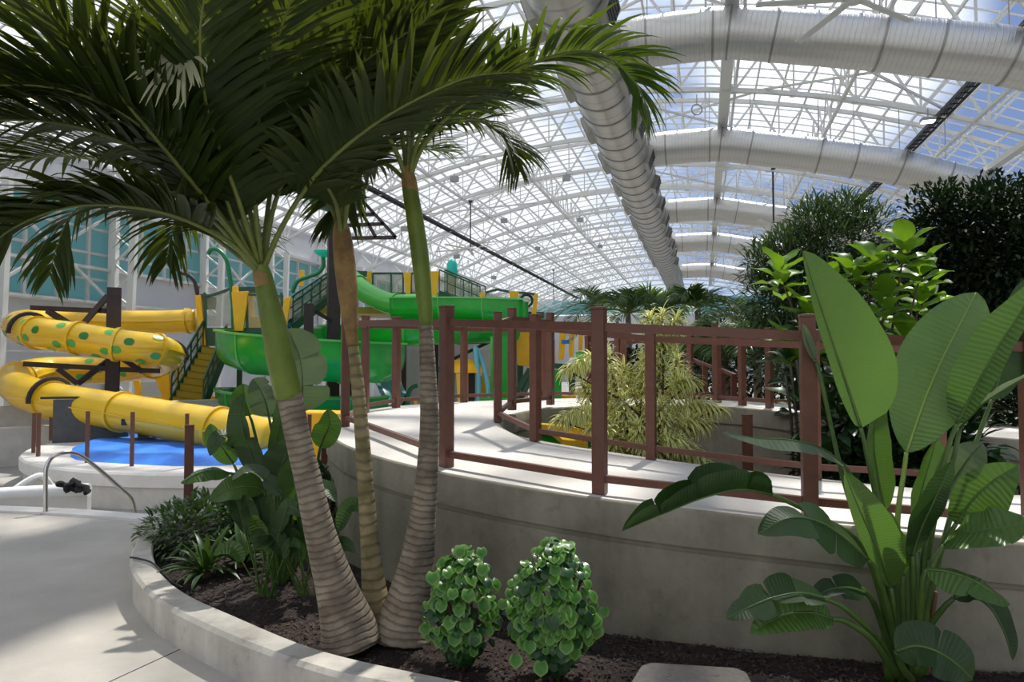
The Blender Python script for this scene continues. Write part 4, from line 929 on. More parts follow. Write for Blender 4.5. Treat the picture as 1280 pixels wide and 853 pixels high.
# ---- palm A, leaning left
t=thing('christmas_palm',P(448,800,3.62),'palm with trunk leaning left from the shared clump, green crownshaft and the widest dark crown','palm tree','palms in the kerbed bed')
trunk(t,[(440,806,3.62),(434,780,3.62),(420,735,3.6),(401,670,3.57),(385,600,3.54),(372,545,3.52),(363,500,3.5),(360,490,3.5)],[78,66,50,38,33,31,31,31],'palm_bark')
trunk(t,[(361,497,3.5),(352,455,3.48),(342,405,3.46),(334,370,3.45),(329,345,3.44),(325,330,3.43)],[33,34,31,26,22,16],'crownshaft_green','crownshaft')
trunk(t,[(331,358,3.44),(328,345,3.44),(326,335,3.44)],[23,23,20],'crownshaft_brown','leaf_sheath')
FA=[ # pts, L, n, w, droop, mat
 ([(326,345,3.43),(290,305,3.3),(225,272,3.1),(160,258,2.95),(90,258,2.8),(20,283,2.7),(-40,330,2.65)],.52,66,.050,.6,'palm_leaf'),
 ([(325,340,3.43),(296,285,3.3),(268,200,3.1),(243,115,2.9),(226,68,2.75)],.44,44,.046,.35,'palm_leaf'),
 ([(329,338,3.43),(352,285,3.35),(392,222,3.25),(440,176,3.15),(500,135,3.0),(580,98,2.9),(640,90,2.85)],.46,48,.045,.45,'palm_leaf'),
 ([(324,340,3.43),(290,290,3.3),(235,215,3.1),(165,150,2.9),(80,112,2.75),(-20,108,2.6),(-90,130,2.5)],.5,62,.05,.4,'palm_leaf'),
 ([(327,335,3.45),(308,240,3.5),(290,130,3.5),(275,20,3.4),(240,-90,3.2)],.5,46,.045,.35,'palm_leaf'),
 ([(328,335,3.45),(338,240,3.6),(360,130,3.7),(400,30,3.7),(460,-60,3.6)],.5,46,.045,.45,'palm_leaf'),
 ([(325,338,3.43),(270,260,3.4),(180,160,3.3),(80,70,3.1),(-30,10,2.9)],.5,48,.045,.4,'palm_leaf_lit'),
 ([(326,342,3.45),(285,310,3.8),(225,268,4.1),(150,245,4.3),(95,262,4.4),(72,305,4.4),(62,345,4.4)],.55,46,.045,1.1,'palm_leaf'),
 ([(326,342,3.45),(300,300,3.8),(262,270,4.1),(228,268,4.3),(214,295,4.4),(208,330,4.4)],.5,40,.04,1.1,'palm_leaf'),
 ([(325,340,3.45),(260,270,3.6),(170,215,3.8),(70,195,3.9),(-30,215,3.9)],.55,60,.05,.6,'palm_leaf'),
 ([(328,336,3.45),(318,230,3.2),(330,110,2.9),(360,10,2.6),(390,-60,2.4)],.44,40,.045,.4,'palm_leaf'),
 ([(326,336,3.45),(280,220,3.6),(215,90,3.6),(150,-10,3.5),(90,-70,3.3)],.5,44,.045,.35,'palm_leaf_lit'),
 ([(325,338,3.45),(262,250,3.5),(170,175,3.4),(70,140,3.3),(-40,150,3.1)],.5,46,.042,.7,'palm_leaf'),
 ([(325,338,3.45),(275,240,3.7),(200,130,3.8),(110,40,3.8),(10,-20,3.7)],.52,46,.042,.5,'palm_leaf'),
 ([(326,338,3.45),(298,250,3.2),(262,150,2.9),(250,50,2.6),(262,-40,2.4)],.46,42,.045,.5,'palm_leaf'),
 ([(328,336,3.45),(345,250,3.4),(385,160,3.3),(440,90,3.2),(510,40,3.1)],.48,44,.045,.5,'palm_leaf'),
 ([(325,338,3.43),(240,230,3.2),(120,165,3.0),(0,150,2.8),(-90,170,2.7)],.5,44,.042,.9,'palm_leaf'),
 ([(325,338,3.43),(250,240,3.1),(150,120,2.8),(60,20,2.5),(-40,-40,2.3)],.44,44,.040,.4,'palm_leaf'),
]
def fronds(t,F,seed):
    for i,(p,L,n,w_,dr,mt) in enumerate(F): frond(t,Q(*p),L*1.12,int(n*1.25),w_*1.05,seed+i,dr,mt=mt,s0=.26)
fronds(t,FA,100)
# dried, curled pale tip of one frond
m=MB(); r_=random.Random(9); c0=P(228,66,2.72)
for k in range(46):
    a=r_.uniform(0,2*PI); el=r_.uniform(-.5,.5); d=V((math.cos(a)*(1.2 if math.cos(a)<0 else .7),-.35+el*.3,math.sin(a))).normalized(); l=r_.uniform(.15,.30); q=c0+d*.01; vs=[]
    up=V((0,-1,0)); 
    for h in range(8):
        f=h/7; ww=.008*(1-f**3)+.001; b=d.cross(up).normalized(); vs+=[q-b*ww,q+b*ww]; q=q+d*l/7; d=(d-Z*.10+V((0,0,.0))+ (b*.55 if f>.6 and k%2 else b*0)).normalized()
    m.add(vs,[(2*h,2*h+1,2*h+3,2*h+2) for h in range(7)])
m.build('dried_frond_tip',M['palm_leaf_dead'],t,smooth='all',label='pale curled dry leaflets at a frond tip')
# ---- palm B, middle, slimmest
t=thing('christmas_palm',P(470,775,3.85),'slim middle palm of the clump with a peeling orange-brown crownshaft','palm tree','palms in the kerbed bed')
trunk(t,[(476,786,3.85),(470,755,3.86),(464,700,3.88),(458,620,3.9),(453,550,3.92),(447,480,3.95),(441,430,3.97),(440,422,3.97)],[42,34,25,20,18,16,13,13],'palm_bark_green')
trunk(t,[(441,432,3.96),(438,400,3.96),(434,360,3.97),(430,320,3.97),(427,290,3.97),(425,275,3.97)],[14,19,25,26,22,12],'crownshaft_brown','crownshaft')
FB=[([(428,300,3.97),(415,262,3.95),(385,225,3.9),(340,190,3.8),(290,175,3.7),(235,185,3.6)],.42,40,.034,.7,'palm_leaf'),
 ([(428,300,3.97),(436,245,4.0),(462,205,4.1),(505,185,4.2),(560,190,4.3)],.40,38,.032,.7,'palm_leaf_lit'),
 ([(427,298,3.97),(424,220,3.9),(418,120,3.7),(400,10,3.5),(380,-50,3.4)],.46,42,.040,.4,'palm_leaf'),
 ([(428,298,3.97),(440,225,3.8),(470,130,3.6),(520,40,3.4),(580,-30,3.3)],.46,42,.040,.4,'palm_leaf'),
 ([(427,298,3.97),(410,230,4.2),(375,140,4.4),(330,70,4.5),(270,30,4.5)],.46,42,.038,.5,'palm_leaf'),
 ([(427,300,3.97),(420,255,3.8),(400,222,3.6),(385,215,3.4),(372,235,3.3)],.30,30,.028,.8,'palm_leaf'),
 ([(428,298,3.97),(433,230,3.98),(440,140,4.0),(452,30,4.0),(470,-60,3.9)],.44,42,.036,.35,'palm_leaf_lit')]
fronds(t,FB,200)
# ---- palm C, right
t=thing('christmas_palm',P(505,790,3.75),'right-hand palm of the clump with olive crownshaft and long frond arching to the right','palm tree','palms in the kerbed bed')
trunk(t,[(503,798,3.72),(507,770,3.73),(519,715,3.74),(528,650,3.75),(534,590,3.76),(537,530,3.77),(535,470,3.78),(533,420,3.79),(532,400,3.8)],[80,64,46,33,27,24,21,18,16],'palm_bark')
trunk(t,[(533,407,3.79),(530,370,3.8),(525,320,3.81),(518,270,3.82),(512,235,3.83),(508,215,3.83)],[16,20,22,21,19,11],'crownshaft_green','crownshaft')
trunk(t,[(515,252,3.83),(511,225,3.83),(508,208,3.83)],[20,19,12],'crownshaft_brown','leaf_sheath')
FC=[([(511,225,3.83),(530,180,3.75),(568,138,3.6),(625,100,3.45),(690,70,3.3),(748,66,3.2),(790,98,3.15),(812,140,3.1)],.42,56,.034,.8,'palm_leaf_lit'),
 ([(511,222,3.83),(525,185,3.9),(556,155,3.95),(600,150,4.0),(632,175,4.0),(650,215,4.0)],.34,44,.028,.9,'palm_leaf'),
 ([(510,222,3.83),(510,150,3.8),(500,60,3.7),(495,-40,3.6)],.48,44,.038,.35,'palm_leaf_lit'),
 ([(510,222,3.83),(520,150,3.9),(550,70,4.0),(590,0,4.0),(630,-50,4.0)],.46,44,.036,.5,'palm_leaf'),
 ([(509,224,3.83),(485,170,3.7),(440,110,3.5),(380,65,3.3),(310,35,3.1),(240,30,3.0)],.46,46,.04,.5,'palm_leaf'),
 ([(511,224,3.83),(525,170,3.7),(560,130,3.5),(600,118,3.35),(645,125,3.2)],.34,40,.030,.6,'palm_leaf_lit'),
 ([(509,226,3.83),(480,205,3.9),(445,215,4.0),(425,250,4.1),(415,285,4.1)],.34,36,.028,.8,'palm_leaf'),
 ([(510,222,3.83),(495,130,3.9),(460,40,3.9),(410,-40,3.8)],.48,44,.038,.4,'palm_leaf'),
 ([(510,222,3.83),(514,165,3.95),(535,110,4.15),(570,75,4.3),(610,72,4.4)],.4,40,.03,.7,'palm_leaf')]
fronds(t,FC,300)
# ---------------------------------------------------------------- paddle-leaved plants
def paddle(t,pet,blade,W,n,mt,wl=1.,wr=1.,fold=.15,tears=(),seed=0,wav=.03,stalkw=.014,tipw=.006,curl=0.0,smat='stalk_green',peak=.42,name='leaf'):
    """pet, blade: 3-D point lists; n: direction the upper face looks to; wl/wr: width factor of each half"""
    r_=random.Random(seed); c=resamp(crom(blade,8),30); K=30; n=V(n).normalized(); tot=sum((c[i+1]-c[i]).length for i in range(K-1))
    m=MB(); m.cur=1
    if pet:
        pc=crom(pet+[c[0]],6); q=len(pc); m.tube(pc,[stalkw*(1.15-.5*i/q) for i in range(q)],8)
    m.tube([p for p in c],[tipw*(1.25-i/K) for i in range(K)],6); m.cur=0
    tr=[0]+sorted(tears)+[1.0]
    for side,fac in ((-1,wl),(1,wr)):
        for a,b in zip(tr[:-1],tr[1:]):
            R=max(4,int((b-a)*30)); vs=[];uv=[]; lob=r_.uniform(-.35,.35) if tears else 0; lt=r_.uniform(-.05,.12) if tears else 0
            for i in range(R+1):
                s=a+(b-a)*i/R; x=s*(K-1); j=min(int(x),K-2); p=c[j].lerp(c[j+1],x-j)
                T=(c[min(j+2,K-1)]-c[max(j-1,0)]).normalized(); nn=(n-T*n.dot(T)).normalized(); S=T.cross(nn).normalized()*side
                e=s**(math.log(.5)/math.log(peak)); w_=W/2*fac*max(0,math.sin(PI*min(.999,max(.001,e))))**.62
                if tears:
                    dd=min((s-a) if a>0 else 9,(b-s) if b<1 else 9)*tot; w_*=1-.22*math.exp(-dd/(.02+.02*r_.random()))
                fo=fold+lob
                for h in range(5):
                    g=h/4; y=w_*g; ang=fo+curl*g; wv=wav*W*g*math.sin(s*17+seed*1.3+side)*.6
                    vs.append(p+S*y*math.cos(ang)+nn*(y*math.sin(ang)+wv)+T*(lt*y)); uv.append((side*g*W*fac/2,s*tot+y*.5))
            m.add(vs,[((5*i+h,5*i+h+1,5*i+h+6,5*i+h+5) if side>0 else (5*i+h+5,5*i+h+6,5*i+h+1,5*i+h)) for i in range(R) for h in range(4)],uv)
    return m.build(name,[M[mt],M[smat]],t,smooth='all')
base=P(1138,846,3.2)
t=thing('bird_of_paradise',base,'large bird of paradise plant with broad paddle leaves in front of the wall at right','plant')
Yb=3.2
bb=lambda dx,dy=0:P(1138+dx,846+dy,3.2)
def LP(pet,blade,W,n,mt,**k):
    paddle(t,Q(*pet) if pet else [],Q(*blade),W,n,mt,**k)
# giant leaf at left of the fan: seen from its bright underside, lit through
LP([(1122,845,3.2),(1108,720,3.2),(1098,640,3.17),(1084,570,3.12)],[(1076,535,3.1),(1058,480,3.05),(1038,420,3.0),(1018,360,2.96),(1004,314,2.94)],.46,(-.1,-1,.1),'paddle_bright',wl=.2,wr=1.0,fold=.1,seed=1,wav=.015,peak=.33)
LP([(1132,845,3.2),(1122,740,3.2),(1122,650,3.2),(1130,590,3.22)],[(1133,566,3.22),(1152,510,3.24),(1175,455,3.28),(1200,405,3.32),(1220,366,3.36)],.38,(-.15,-1,.55),'paddle_light',wl=1.0,wr=1.0,fold=.16,seed=2,wav=.03,peak=.5,smat='midrib')
LP([(1150,845,3.25),(1150,740,3.25),(1165,640,3.2),(1185,560,3.15)],[(1196,530,3.12),(1222,480,3.05),(1250,430,3.0),(1275,392,2.95),(1300,350,2.9)],.26,(-.8,-.6,.3),'paddle_mid',fold=.35,seed=3,wl=.9,wr=.6)
LP([(1150,845,3.3),(1155,740,3.3),(1168,650,3.25),(1190,580,3.2)],[(1200,535,3.2),(1225,508,3.1),(1260,484,3.0),(1300,462,2.9)],.14,(0,-.3,1),'paddle_grey',fold=.3,seed=4)
LP([(1120,845,3.2),(1105,760,3.15),(1075,680,3.1),(1020,645,3.02)],[(965,618,2.98),(925,612,2.95),(880,622,2.92),(830,642,2.9),(778,664,2.88)],.26,(.1,-.45,1),'paddle_dark',fold=.75,tears=(.18,.5,.75),seed=5,curl=.4,peak=.4)
LP([(1122,845,3.3),(1110,750,3.35),(1092,660,3.4),(1072,610,3.4)],[(1056,582,3.4),(1025,560,3.36),(985,550,3.33),(945,548,3.3),(904,540,3.28)],.17,(.1,-.3,1),'paddle_grey',fold=-.5,seed=6,tears=(.3,))
LP([(1128,845,3.1),(1122,800,3.08)],[(1114,735,3.05),(1098,690,3.0),(1078,645,2.95),(1064,612,2.93),(1056,590,2.92)],.22,(-.35,-1,.15),'paddle_bright',wl=.45,wr=1.0,fold=.2,seed=7,peak=.45)
LP([(1140,845,3.1),(1142,760,3.08)],[(1140,695,3.04),(1152,660,3.0),(1168,625,2.95),(1182,595,2.92),(1190,575,2.9)],.24,(.25,-1,.0),'paddle_dark',wl=1.1,wr=.45,fold=.3,seed=8,peak=.5)
LP([(1125,845,3.1),(1112,770,3.05),(1095,715,2.98)],[(1085,700,2.95),(1055,672,2.9),(1022,652,2.85),(985,648,2.8),(948,668,2.78)],.25,(.2,-.7,.8),'paddle_dark',fold=-.2,seed=9,tears=(.35,.6))
LP([(1120,845,3.05),(1098,800,3.0),(1055,760,2.92)],[(1030,748,2.9),(1000,742,2.86),(965,748,2.83),(935,760,2.8),(908,774,2.78)],.19,(.1,-.6,.9),'paddle_dark',fold=.25,seed=10,tears=(.3,.55,.8))
LP([(1120,845,3.15),(1105,790,3.15),(1090,750,3.12),(1075,735,3.12)],[(1082,742,3.1),(1060,735,3.08),(1035,738,3.05),(1012,752,3.02)],.13,(.1,-.6,.9),'paddle_dark',fold=.2,seed=31,tears=(.5,))
LP([(1120,845,3.0),(1090,800,2.95),(1058,778,2.9)],[(1040,774,2.88),(1015,766,2.85),(985,768,2.83),(960,778,2.8),(938,792,2.78)],.17,(.1,-.8,.7),'paddle_mid',fold=.3,seed=11,wl=1,wr=.9)
LP([(1148,845,3.1),(1150,770,3.05),(1165,710,3.0)],[(1180,682,2.98),(1205,668,2.9),(1240,662,2.82),(1290,652,2.75)],.28,(0,-.6,1),'paddle_mid',fold=.1,seed=12)
LP([(1150,845,3.25),(1158,760,3.25),(1175,690,3.2)],[(1195,655,3.15),(1215,625,3.1),(1240,602,3.05),(1272,582,3.0)],.26,(.1,-.9,.6),'paddle_mid',fold=.35,seed=13,wl=.8)
LP([(1145,845,3.0),(1150,780,2.95),(1153,730,2.9)],[(1158,712,2.88),(1185,715,2.82),(1215,725,2.76),(1240,740,2.72),(1263,756,2.7)],.20,(0,-.5,1),'paddle_mid',fold=-.15,seed=14,tears=(.55,))
LP([(1150,845,3.1),(1160,790,3.05),(1178,762,3.0)],[(1192,748,2.98),(1215,742,2.95),(1238,760,2.92),(1255,790,2.9),(1266,826,2.88)],.13,(.3,-.7,.6),'paddle_dark',fold=.5,seed=15)
LP([(1140,850,2.9),(1128,835,2.85)],[(1120,815,2.82),(1145,808,2.78),(1172,815,2.74),(1195,830,2.72),(1216,850,2.7)],.24,(-.1,-.7,.8),'paddle_dark',fold=.15,seed=16,tears=(.5,))
LP([(1130,845,3.3),(1125,740,3.35),(1112,660,3.4)],[(1106,640,3.4),(1098,600,3.4),(1092,555,3.4),(1096,515,3.4),(1104,490,3.4)],.20,(.5,-1,.2),'paddle_bright',fold=.3,seed=17)
LP([(1145,845,3.3),(1155,730,3.35),(1168,650,3.35)],[(1178,622,3.35),(1196,595,3.33),(1212,572,3.3),(1228,554,3.28)],.22,(-.3,-.9,.6),'paddle_grey',fold=.2,seed=18)
LP([(1140,845,3.3),(1138,740,3.35),(1140,680,3.35)],[(1142,660,3.35),(1150,620,3.35),(1160,585,3.35),(1172,545,3.35)],.22,(.4,-1,.1),'paddle_bright',fold=.35,seed=19)
LP([(1150,845,3.4),(1165,740,3.36),(1190,640,3.4),(1225,540,3.5)],[(1240,500,3.5),(1255,450,3.5),(1268,410,3.5),(1280,370,3.5),(1300,345,3.5)],.25,(.2,-1,.2),'paddle_dark',fold=.2,seed=20)
LP([(1135,845,3.15),(1130,780,3.12),(1128,730,3.1)],[(1130,720,3.1),(1120,700,3.08),(1112,670,3.05),(1112,640,3.05)],.14,(.2,-1,.1),'paddle_mid',fold=.3,seed=21)
LP([(1128,845,3.4),(1110,740,3.5),(1060,620,3.55),(1025,470,3.6)],[(1018,450,3.6),(1008,425,3.58),(1003,405,3.55)],.07,(.2,-1,.2),'paddle_grey',fold=.4,seed=22)
for i,(x0,x1,y1,w_,mt) in enumerate(((1112,1100,700,.022,'stalk_green'),(1122,1118,690,.026,'stalk_green'),(1132,1132,680,.028,'stalk_green'),(1142,1146,690,.026,'stalk_green'),(1152,1160,700,.022,'stalk_green'),(1158,1170,740,.016,'stalk_dry'),(1127,1128,760,.016,'stalk_green'),(1147,1151,735,.018,'stalk_dry'))):
    m=MB(); c=crom(Q((x0,850,3.2+.02*i),((x0+x1)/2,780,3.18+.02*i),(x1,y1,3.17+.02*i)),5); m.tube(c,[w_*(1.1-.6*k/len(c)) for k in range(len(c))],9); m.build('leaf_stalk',M[mt],t,smooth='all')
# ---- left clump of paddle leaves
t=thing('bird_of_paradise',P(352,720,4.9),'tall bird of paradise clump with torn leaves left of the leaning trunk','plant')
LP([(358,735,4.9),(366,650,4.9),(374,560,4.9)],[(377,515,4.9),(378,475,4.9),(374,445,4.9),(366,425,4.9),(360,412,4.9)],.50,(-.1,-1,.2),'paddle_grey',fold=.1,seed=40,tears=(.3,.62),peak=.45)
LP([(352,735,4.9),(345,650,4.9),(342,560,4.9)],[(336,520,4.9),(331,500,4.9),(324,485,4.9),(316,474,4.9)],.26,(-.2,-1,.4),'paddle_grey',fold=.3,seed=41,tears=(.4,.7))
LP([(350,735,4.8),(345,680,4.8),(338,630,4.75)],[(342,590,4.7),(345,560,4.68),(350,530,4.66),(352,505,4.66),(350,480,4.66)],.24,(-.2,-1,.1),'paddle_bright',fold=.15,seed=42,wl=.5)
LP([(348,735,4.8),(335,660,4.75),(325,620,4.7)],[(322,600,4.7),(315,570,4.65),(305,545,4.6),(300,515,4.6),(305,492,4.6)],.26,(-.3,-1,.1),'paddle_dark',fold=.25,seed=43,tears=(.5,))
LP([(355,735,4.7),(352,660,4.6)],[(345,605,4.55),(352,585,4.5),(358,565,4.48),(362,548,4.47)],.28,(0,-1,.2),'paddle_dark',fold=.1,seed=44)
LP([(345,735,4.7),(330,660,4.6),(305,600,4.5)],[(288,592,4.45),(268,588,4.4),(248,592,4.35),(226,604,4.3)],.16,(.1,-.5,1),'paddle_mid',fold=-.35,seed=45)
LP([(350,735,4.6),(345,680,4.5),(338,640,4.45)],[(330,612,4.42),(310,608,4.38),(288,612,4.34),(262,626,4.3)],.20,(.1,-.8,.8),'paddle_bright',fold=.1,seed=46)
LP([(358,735,4.7),(372,680,4.6)],[(378,650,4.55),(372,620,4.5),(372,590,4.5),(382,560,4.5)],.26,(.3,-1,.1),'paddle_bright',fold=.3,seed=47)
LP([(360,735,4.9),(385,660,4.9),(395,590,4.9)],[(400,560,4.9),(406,545,4.9),(412,530,4.9),(410,512,4.9)],.2,(.2,-1,.2),'paddle_mid',fold=.3,seed=48)
LP([(350,735,4.9),(320,660,4.9),(300,600,4.9)],[(292,580,4.9),(278,560,4.85),(268,545,4.8),(262,530,4.8)],.2,(-.2,-1,.3),'paddle_mid',fold=.3,seed=49,tears=(.5,))
LP([(352,735,4.6),(350,660,4.5)],[(352,620,4.42),(330,598,4.4),(310,590,4.36),(290,600,4.32)],.16,(.1,-.5,1),'paddle_grey',fold=.2,seed=50,tears=(.4,))
LP([(354,735,4.6),(360,670,4.5)],[(368,625,4.42),(388,610,4.4),(408,612,4.36),(420,628,4.32)],.14,(.1,-.5,1),'paddle_dark',fold=.3,seed=51)
LP([(348,735,5),(340,640,5),(318,540,5)],[(312,520,5),(306,500,5),(304,480,5)],.22,(.3,-1,.2),'paddle_bright',fold=.3,seed=52)
LP([(350,735,4.7),(330,640,4.7),(300,560,4.7)],[(296,560,4.7),(284,545,4.65),(272,548,4.6),(262,570,4.6)],.15,(0,-.6,.8),'paddle_dark',fold=.2,seed=53,tears=(.5,))
# ---- two young clumps in front of it
for j,(x0,lab_,sd_) in enumerate(((336,'left young clump with upright oval leaves at the foot of the torn-leaved clump',60),(384,'young clump with upright oval leaves closest to the leaning trunk base',80))):
    t=thing('young_heliconia',P(x0,751,4.3),lab_,'plant'); r_=random.Random(sd_)
    for k in range(13):
        a=r_.uniform(-1,1); b=r_.uniform(-.5,.5); h=r_.uniform(.28,.62); p0=gp(x0+r_.uniform(-12,12),749,SOIL); p1=p0+V((a*.10,b*.1,h*.55)); p2=p0+V((a*.2,b*.2,h)); 
        tip=p2+V((a*.13,b*.15-.03,.17-abs(a)*.22))
        paddle(t,[p0,p0.lerp(p1,.5)],[p1.lerp(p2,.4),p2,p2.lerp(tip,.6)+V((0,0,.02)),tip],r_.uniform(.07,.12),(a*-.3,-1,.5),r_.choice(['paddle_dark','paddle_mid','paddle_dark']),fold=.25,seed=sd_+k,stalkw=.006,tipw=.003)
# ---------------------------------------------------------------- generic foliage
def leafstrip(m,p,d,up,l,w_,droop,segs=3,fold=.2):
    vs=[];uv=[];q=p.copy();d=d.normalized()
    for h in range(segs+1):
        f=h/segs; ww=w_/2*(math.sin(PI*(.12+.86*f))**.8); b=d.cross(up); b=b.normalized() if b.length>1e-3 else V((1,0,0)); nn=b.cross(d)
        vs+=[q-b*ww+nn*ww*fold,q,q+b*ww+nn*ww*fold]; uv+=[(-1,f),(0,f),(1,f)]
        q=q+d*(l/segs); d=(d-Z*droop/segs).normalized()
    m.add(vs,[(3*h+a,3*h+a+1,3*h+a+4,3*h+a+3) for h in range(segs) for a in(0,1)],uv)
def blobs(t,blobs_,n,l,w_,mt,seed,droop=.5,up=.3,segs=2,name='foliage',shell=.55):
    r_=random.Random(seed); m=MB(); tot=sum(b[1]**2 for b in blobs_)
    for c,R,*sq in blobs_:
        sq=sq[0] if sq else 1
        for k in range(int(n*R*R/tot)):
            v=V((r_.gauss(0,1),r_.gauss(0,1),r_.gauss(0,1))).normalized(); rad=R*(shell+(1-shell)*r_.random()**.6); p=c+V((v.x*rad,v.y*rad,v.z*rad*sq))
            d=(v+V((r_.uniform(-.7,.7),r_.uniform(-.7,.7),up+r_.uniform(-.6,.5)))).normalized()
            leafstrip(m,p,d,V((r_.uniform(-.4,.4),r_.uniform(-.4,.4),1)),l*r_.uniform(.7,1.25),w_*r_.uniform(.8,1.2),droop*r_.uniform(.5,1.5),segs)
    return m.build(name,M[mt],t,smooth='all')
def stems(t,base,tips,r0,r1,mt='twig',name='trunk'):
    m=MB()
    for tip in tips:
        mid=base.lerp(tip,.45)+V((rnd.uniform(-.1,.1),rnd.uniform(-.1,.1),.1))*(tip-base).length*.3
        c=crom([base,mid,tip],5); m.tube(c,[r0+(r1-r0)*k/(len(c)-1) for k in range(len(c))],7)
    return m.build(name,M[mt],t,smooth='all')
# round-leaf shrubs by the wall
def roundleaf(m,p,nrm_,s,r_):
    nrm_=nrm_.normalized(); a=nrm_.orthogonal().normalized(); dn=V((0,0,-1)); a=(dn-nrm_*dn.dot(nrm_)); a=a.normalized() if a.length>.1 else nrm_.orthogonal().normalized(); b=nrm_.cross(a); n=12; vs=[p];uv=[(0,0)]
    for rr_ in (.5,1):
        for k in range(n):
            an=2*PI*k/n; x=math.cos(an);y=math.sin(an); lob=1+.07*math.cos(5*an)*rr_-(.25 if k==n//2 and rr_==1 else 0)
            q=p+(a*x*1.05+b*y)*s*rr_*lob+nrm_*s*(-.25*rr_*rr_*x*x+.16*abs(y)*rr_); vs.append(q); uv.append((rr_,an))
    m.add(vs,[(0,1+k,1+(k+1)%n) for k in range(n)]+[(1+k,1+n+k,1+n+(k+1)%n,1+(k+1)%n) for k in range(n)],uv)
def aralia(px,py,Y,w_,h,lab_,seed,n,extra=()):
    b=P(px,py,Y); b.z=SOIL; t=thing('aralia_shrub',b,lab_,'shrub','round-leaved shrubs by the ramp wall'); r_=random.Random(seed)
    m1,m2,st_=MB(),MB(),MB()
    for k in range(7):
        a=r_.uniform(0,2*PI); e=b+V((math.cos(a)*w_*.3,math.sin(a)*w_*.3,h*r_.uniform(.7,.95))); c=crom([b+V((math.cos(a)*.02,math.sin(a)*.02,0)),b.lerp(e,.5)+V((r_.uniform(-.03,.03),0,.02)),e],5); st_.tube(c,[.011-.006*q/len(c) for q in range(len(c))],6)
    st_.build('stem',M['twig'],t,smooth='all')
    for k in range(n):
        v=V((r_.gauss(0,1),r_.gauss(0,1)-.5,r_.gauss(0,1))).normalized(); u=r_.random()
        zz=h*(.55+.45*v.z); wr_=w_/2*(.75+.25*math.sin(PI*min(1,zz/h+.1)))
        p=b+V((v.x*wr_*(.75+.3*u),v.y*wr_*(.75+.3*u),max(.05,zz+r_.uniform(-.03,.03))))
        if zz<h*.3: p.x=b.x+(p.x-b.x)*.8
        nn=v*.7+V((r_.uniform(-.7,.7),r_.uniform(-.8,.3)-.2,.8+r_.uniform(-.5,.5)))
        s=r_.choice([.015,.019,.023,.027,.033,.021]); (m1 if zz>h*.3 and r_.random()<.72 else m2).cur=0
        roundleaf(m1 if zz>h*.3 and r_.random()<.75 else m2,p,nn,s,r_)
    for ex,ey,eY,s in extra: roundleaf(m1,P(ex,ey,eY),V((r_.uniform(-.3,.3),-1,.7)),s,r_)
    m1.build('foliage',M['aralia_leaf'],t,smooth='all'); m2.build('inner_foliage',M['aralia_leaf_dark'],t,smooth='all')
aralia(578,828,3.38,.38,.56,'round-leaved variegated shrub in the mulch nearer the palm trunks',21,430,[(541,722,3.2,.033),(585,744,3.2,.033),(562,778,3.2,.033),(552,757,3.2,.03),(566,742,3.2,.027),(574,764,3.2,.027),(603,712,3.25,.03),(575,690,3.3,.03),(602,690,3.3,.027)])
aralia(693,842,3.25,.43,.64,'taller round-leaved variegated shrub nearer the utility box',22,620,[(676,835,3.0,.033),(645,826,3.0,.03),(708,808,3.05,.033),(712,775,3.05,.032),(732,790,3.1,.027),(629,755,3.3,.027),(638,742,3.3,.028),(755,765,3.2,.025),(742,757,3.2,.025),(662,808,3.05,.03)])
# small offshoot leaves near the lid
b=gp(728,850,SOIL); 
# ground cover mound and strap plants
c=gp(245,700,SOIL); t=thing('ground_cover_bush',c,'low spreading leafy ground cover spilling over the far end of the kerb','shrub')
blobs(t,[(c+V((-.05,.35,.16)),.42,.65),(c+V((.35,.55,.2)),.42,.65),(c+V((-.38,.55,.10)),.33,.6),(c+V((.7,.7,.2)),.4,.7)],2600,.085,.026,'ground_leaf',31,.9,.25,3,shell=.6)
m=MB(); m.lathe(c+V((.15,.5,-.1)),[(.4,0),(.45,.12),(.3,.25),(.05,.32)],14); 
stems(t,c+V((.1,.4,0)),[c+V((-.2,.3,.3)),c+V((.3,.5,.35)),c+V((.1,.2,.3)),c+V((-.4,.5,.2))],.01,.004,name='stem')
def rosette(name,c,n,l,w_,mt,lab_,seed,droop=1.2,cat='plant'):
    t=thing(name,c,lab_,cat); m=MB(); r_=random.Random(seed)
    for k in range(n):
        a=2*PI*k*.382; e=r_.uniform(.5,1.3); d=V((math.cos(a)*math.cos(e),math.sin(a)*math.cos(e),math.sin(e))); leafstrip(m,c+V((0,0,.02)),d,Z,l*r_.uniform(.7,1.1),w_,droop*r_.uniform(.6,1.3),7,.3)
    m.build('leaves',M[mt],t,smooth='all'); m=MB(); m.lathe(c,[(.03,-.02),(.035,.03),(.02,.06)],8); m.build('crown',M['stalk_dry'],t); return t
rosette('birds_nest_fern',gp(258,722,SOIL),34,.34,.045,'fern_leaf','arching strap-leaved plant in front of the ground cover mound',5)
rosette('birds_nest_fern',gp(302,712,SOIL),30,.36,.045,'fern_leaf','dark strap-leaved plant between the ground cover and the paddle-leaf clump',6)
rosette('birds_nest_fern',gp(394,668,SOIL),30,.40,.05,'fern_leaf','strap-leaved plant by the curved end of the ramp wall, behind the leaning trunk',8)
t=thing('leafy_shrub',gp(380,690,SOIL),'dark leafy shrub behind the paddle-leaf clump','shrub'); c=gp(370,680,SOIL)
blobs(t,[(c+V((-.3,0,.2)),.35,.8),(c+V((.15,.1,.22)),.35,.8),(c+V((.05,.35,.3)),.3)],1500,.10,.035,'fig_leaf_dark',77,.8,.2,3)
stems(t,c,[c+V((.2,0,.4)),c+V((-.3,0,.35))],.012,.005,name='stem')
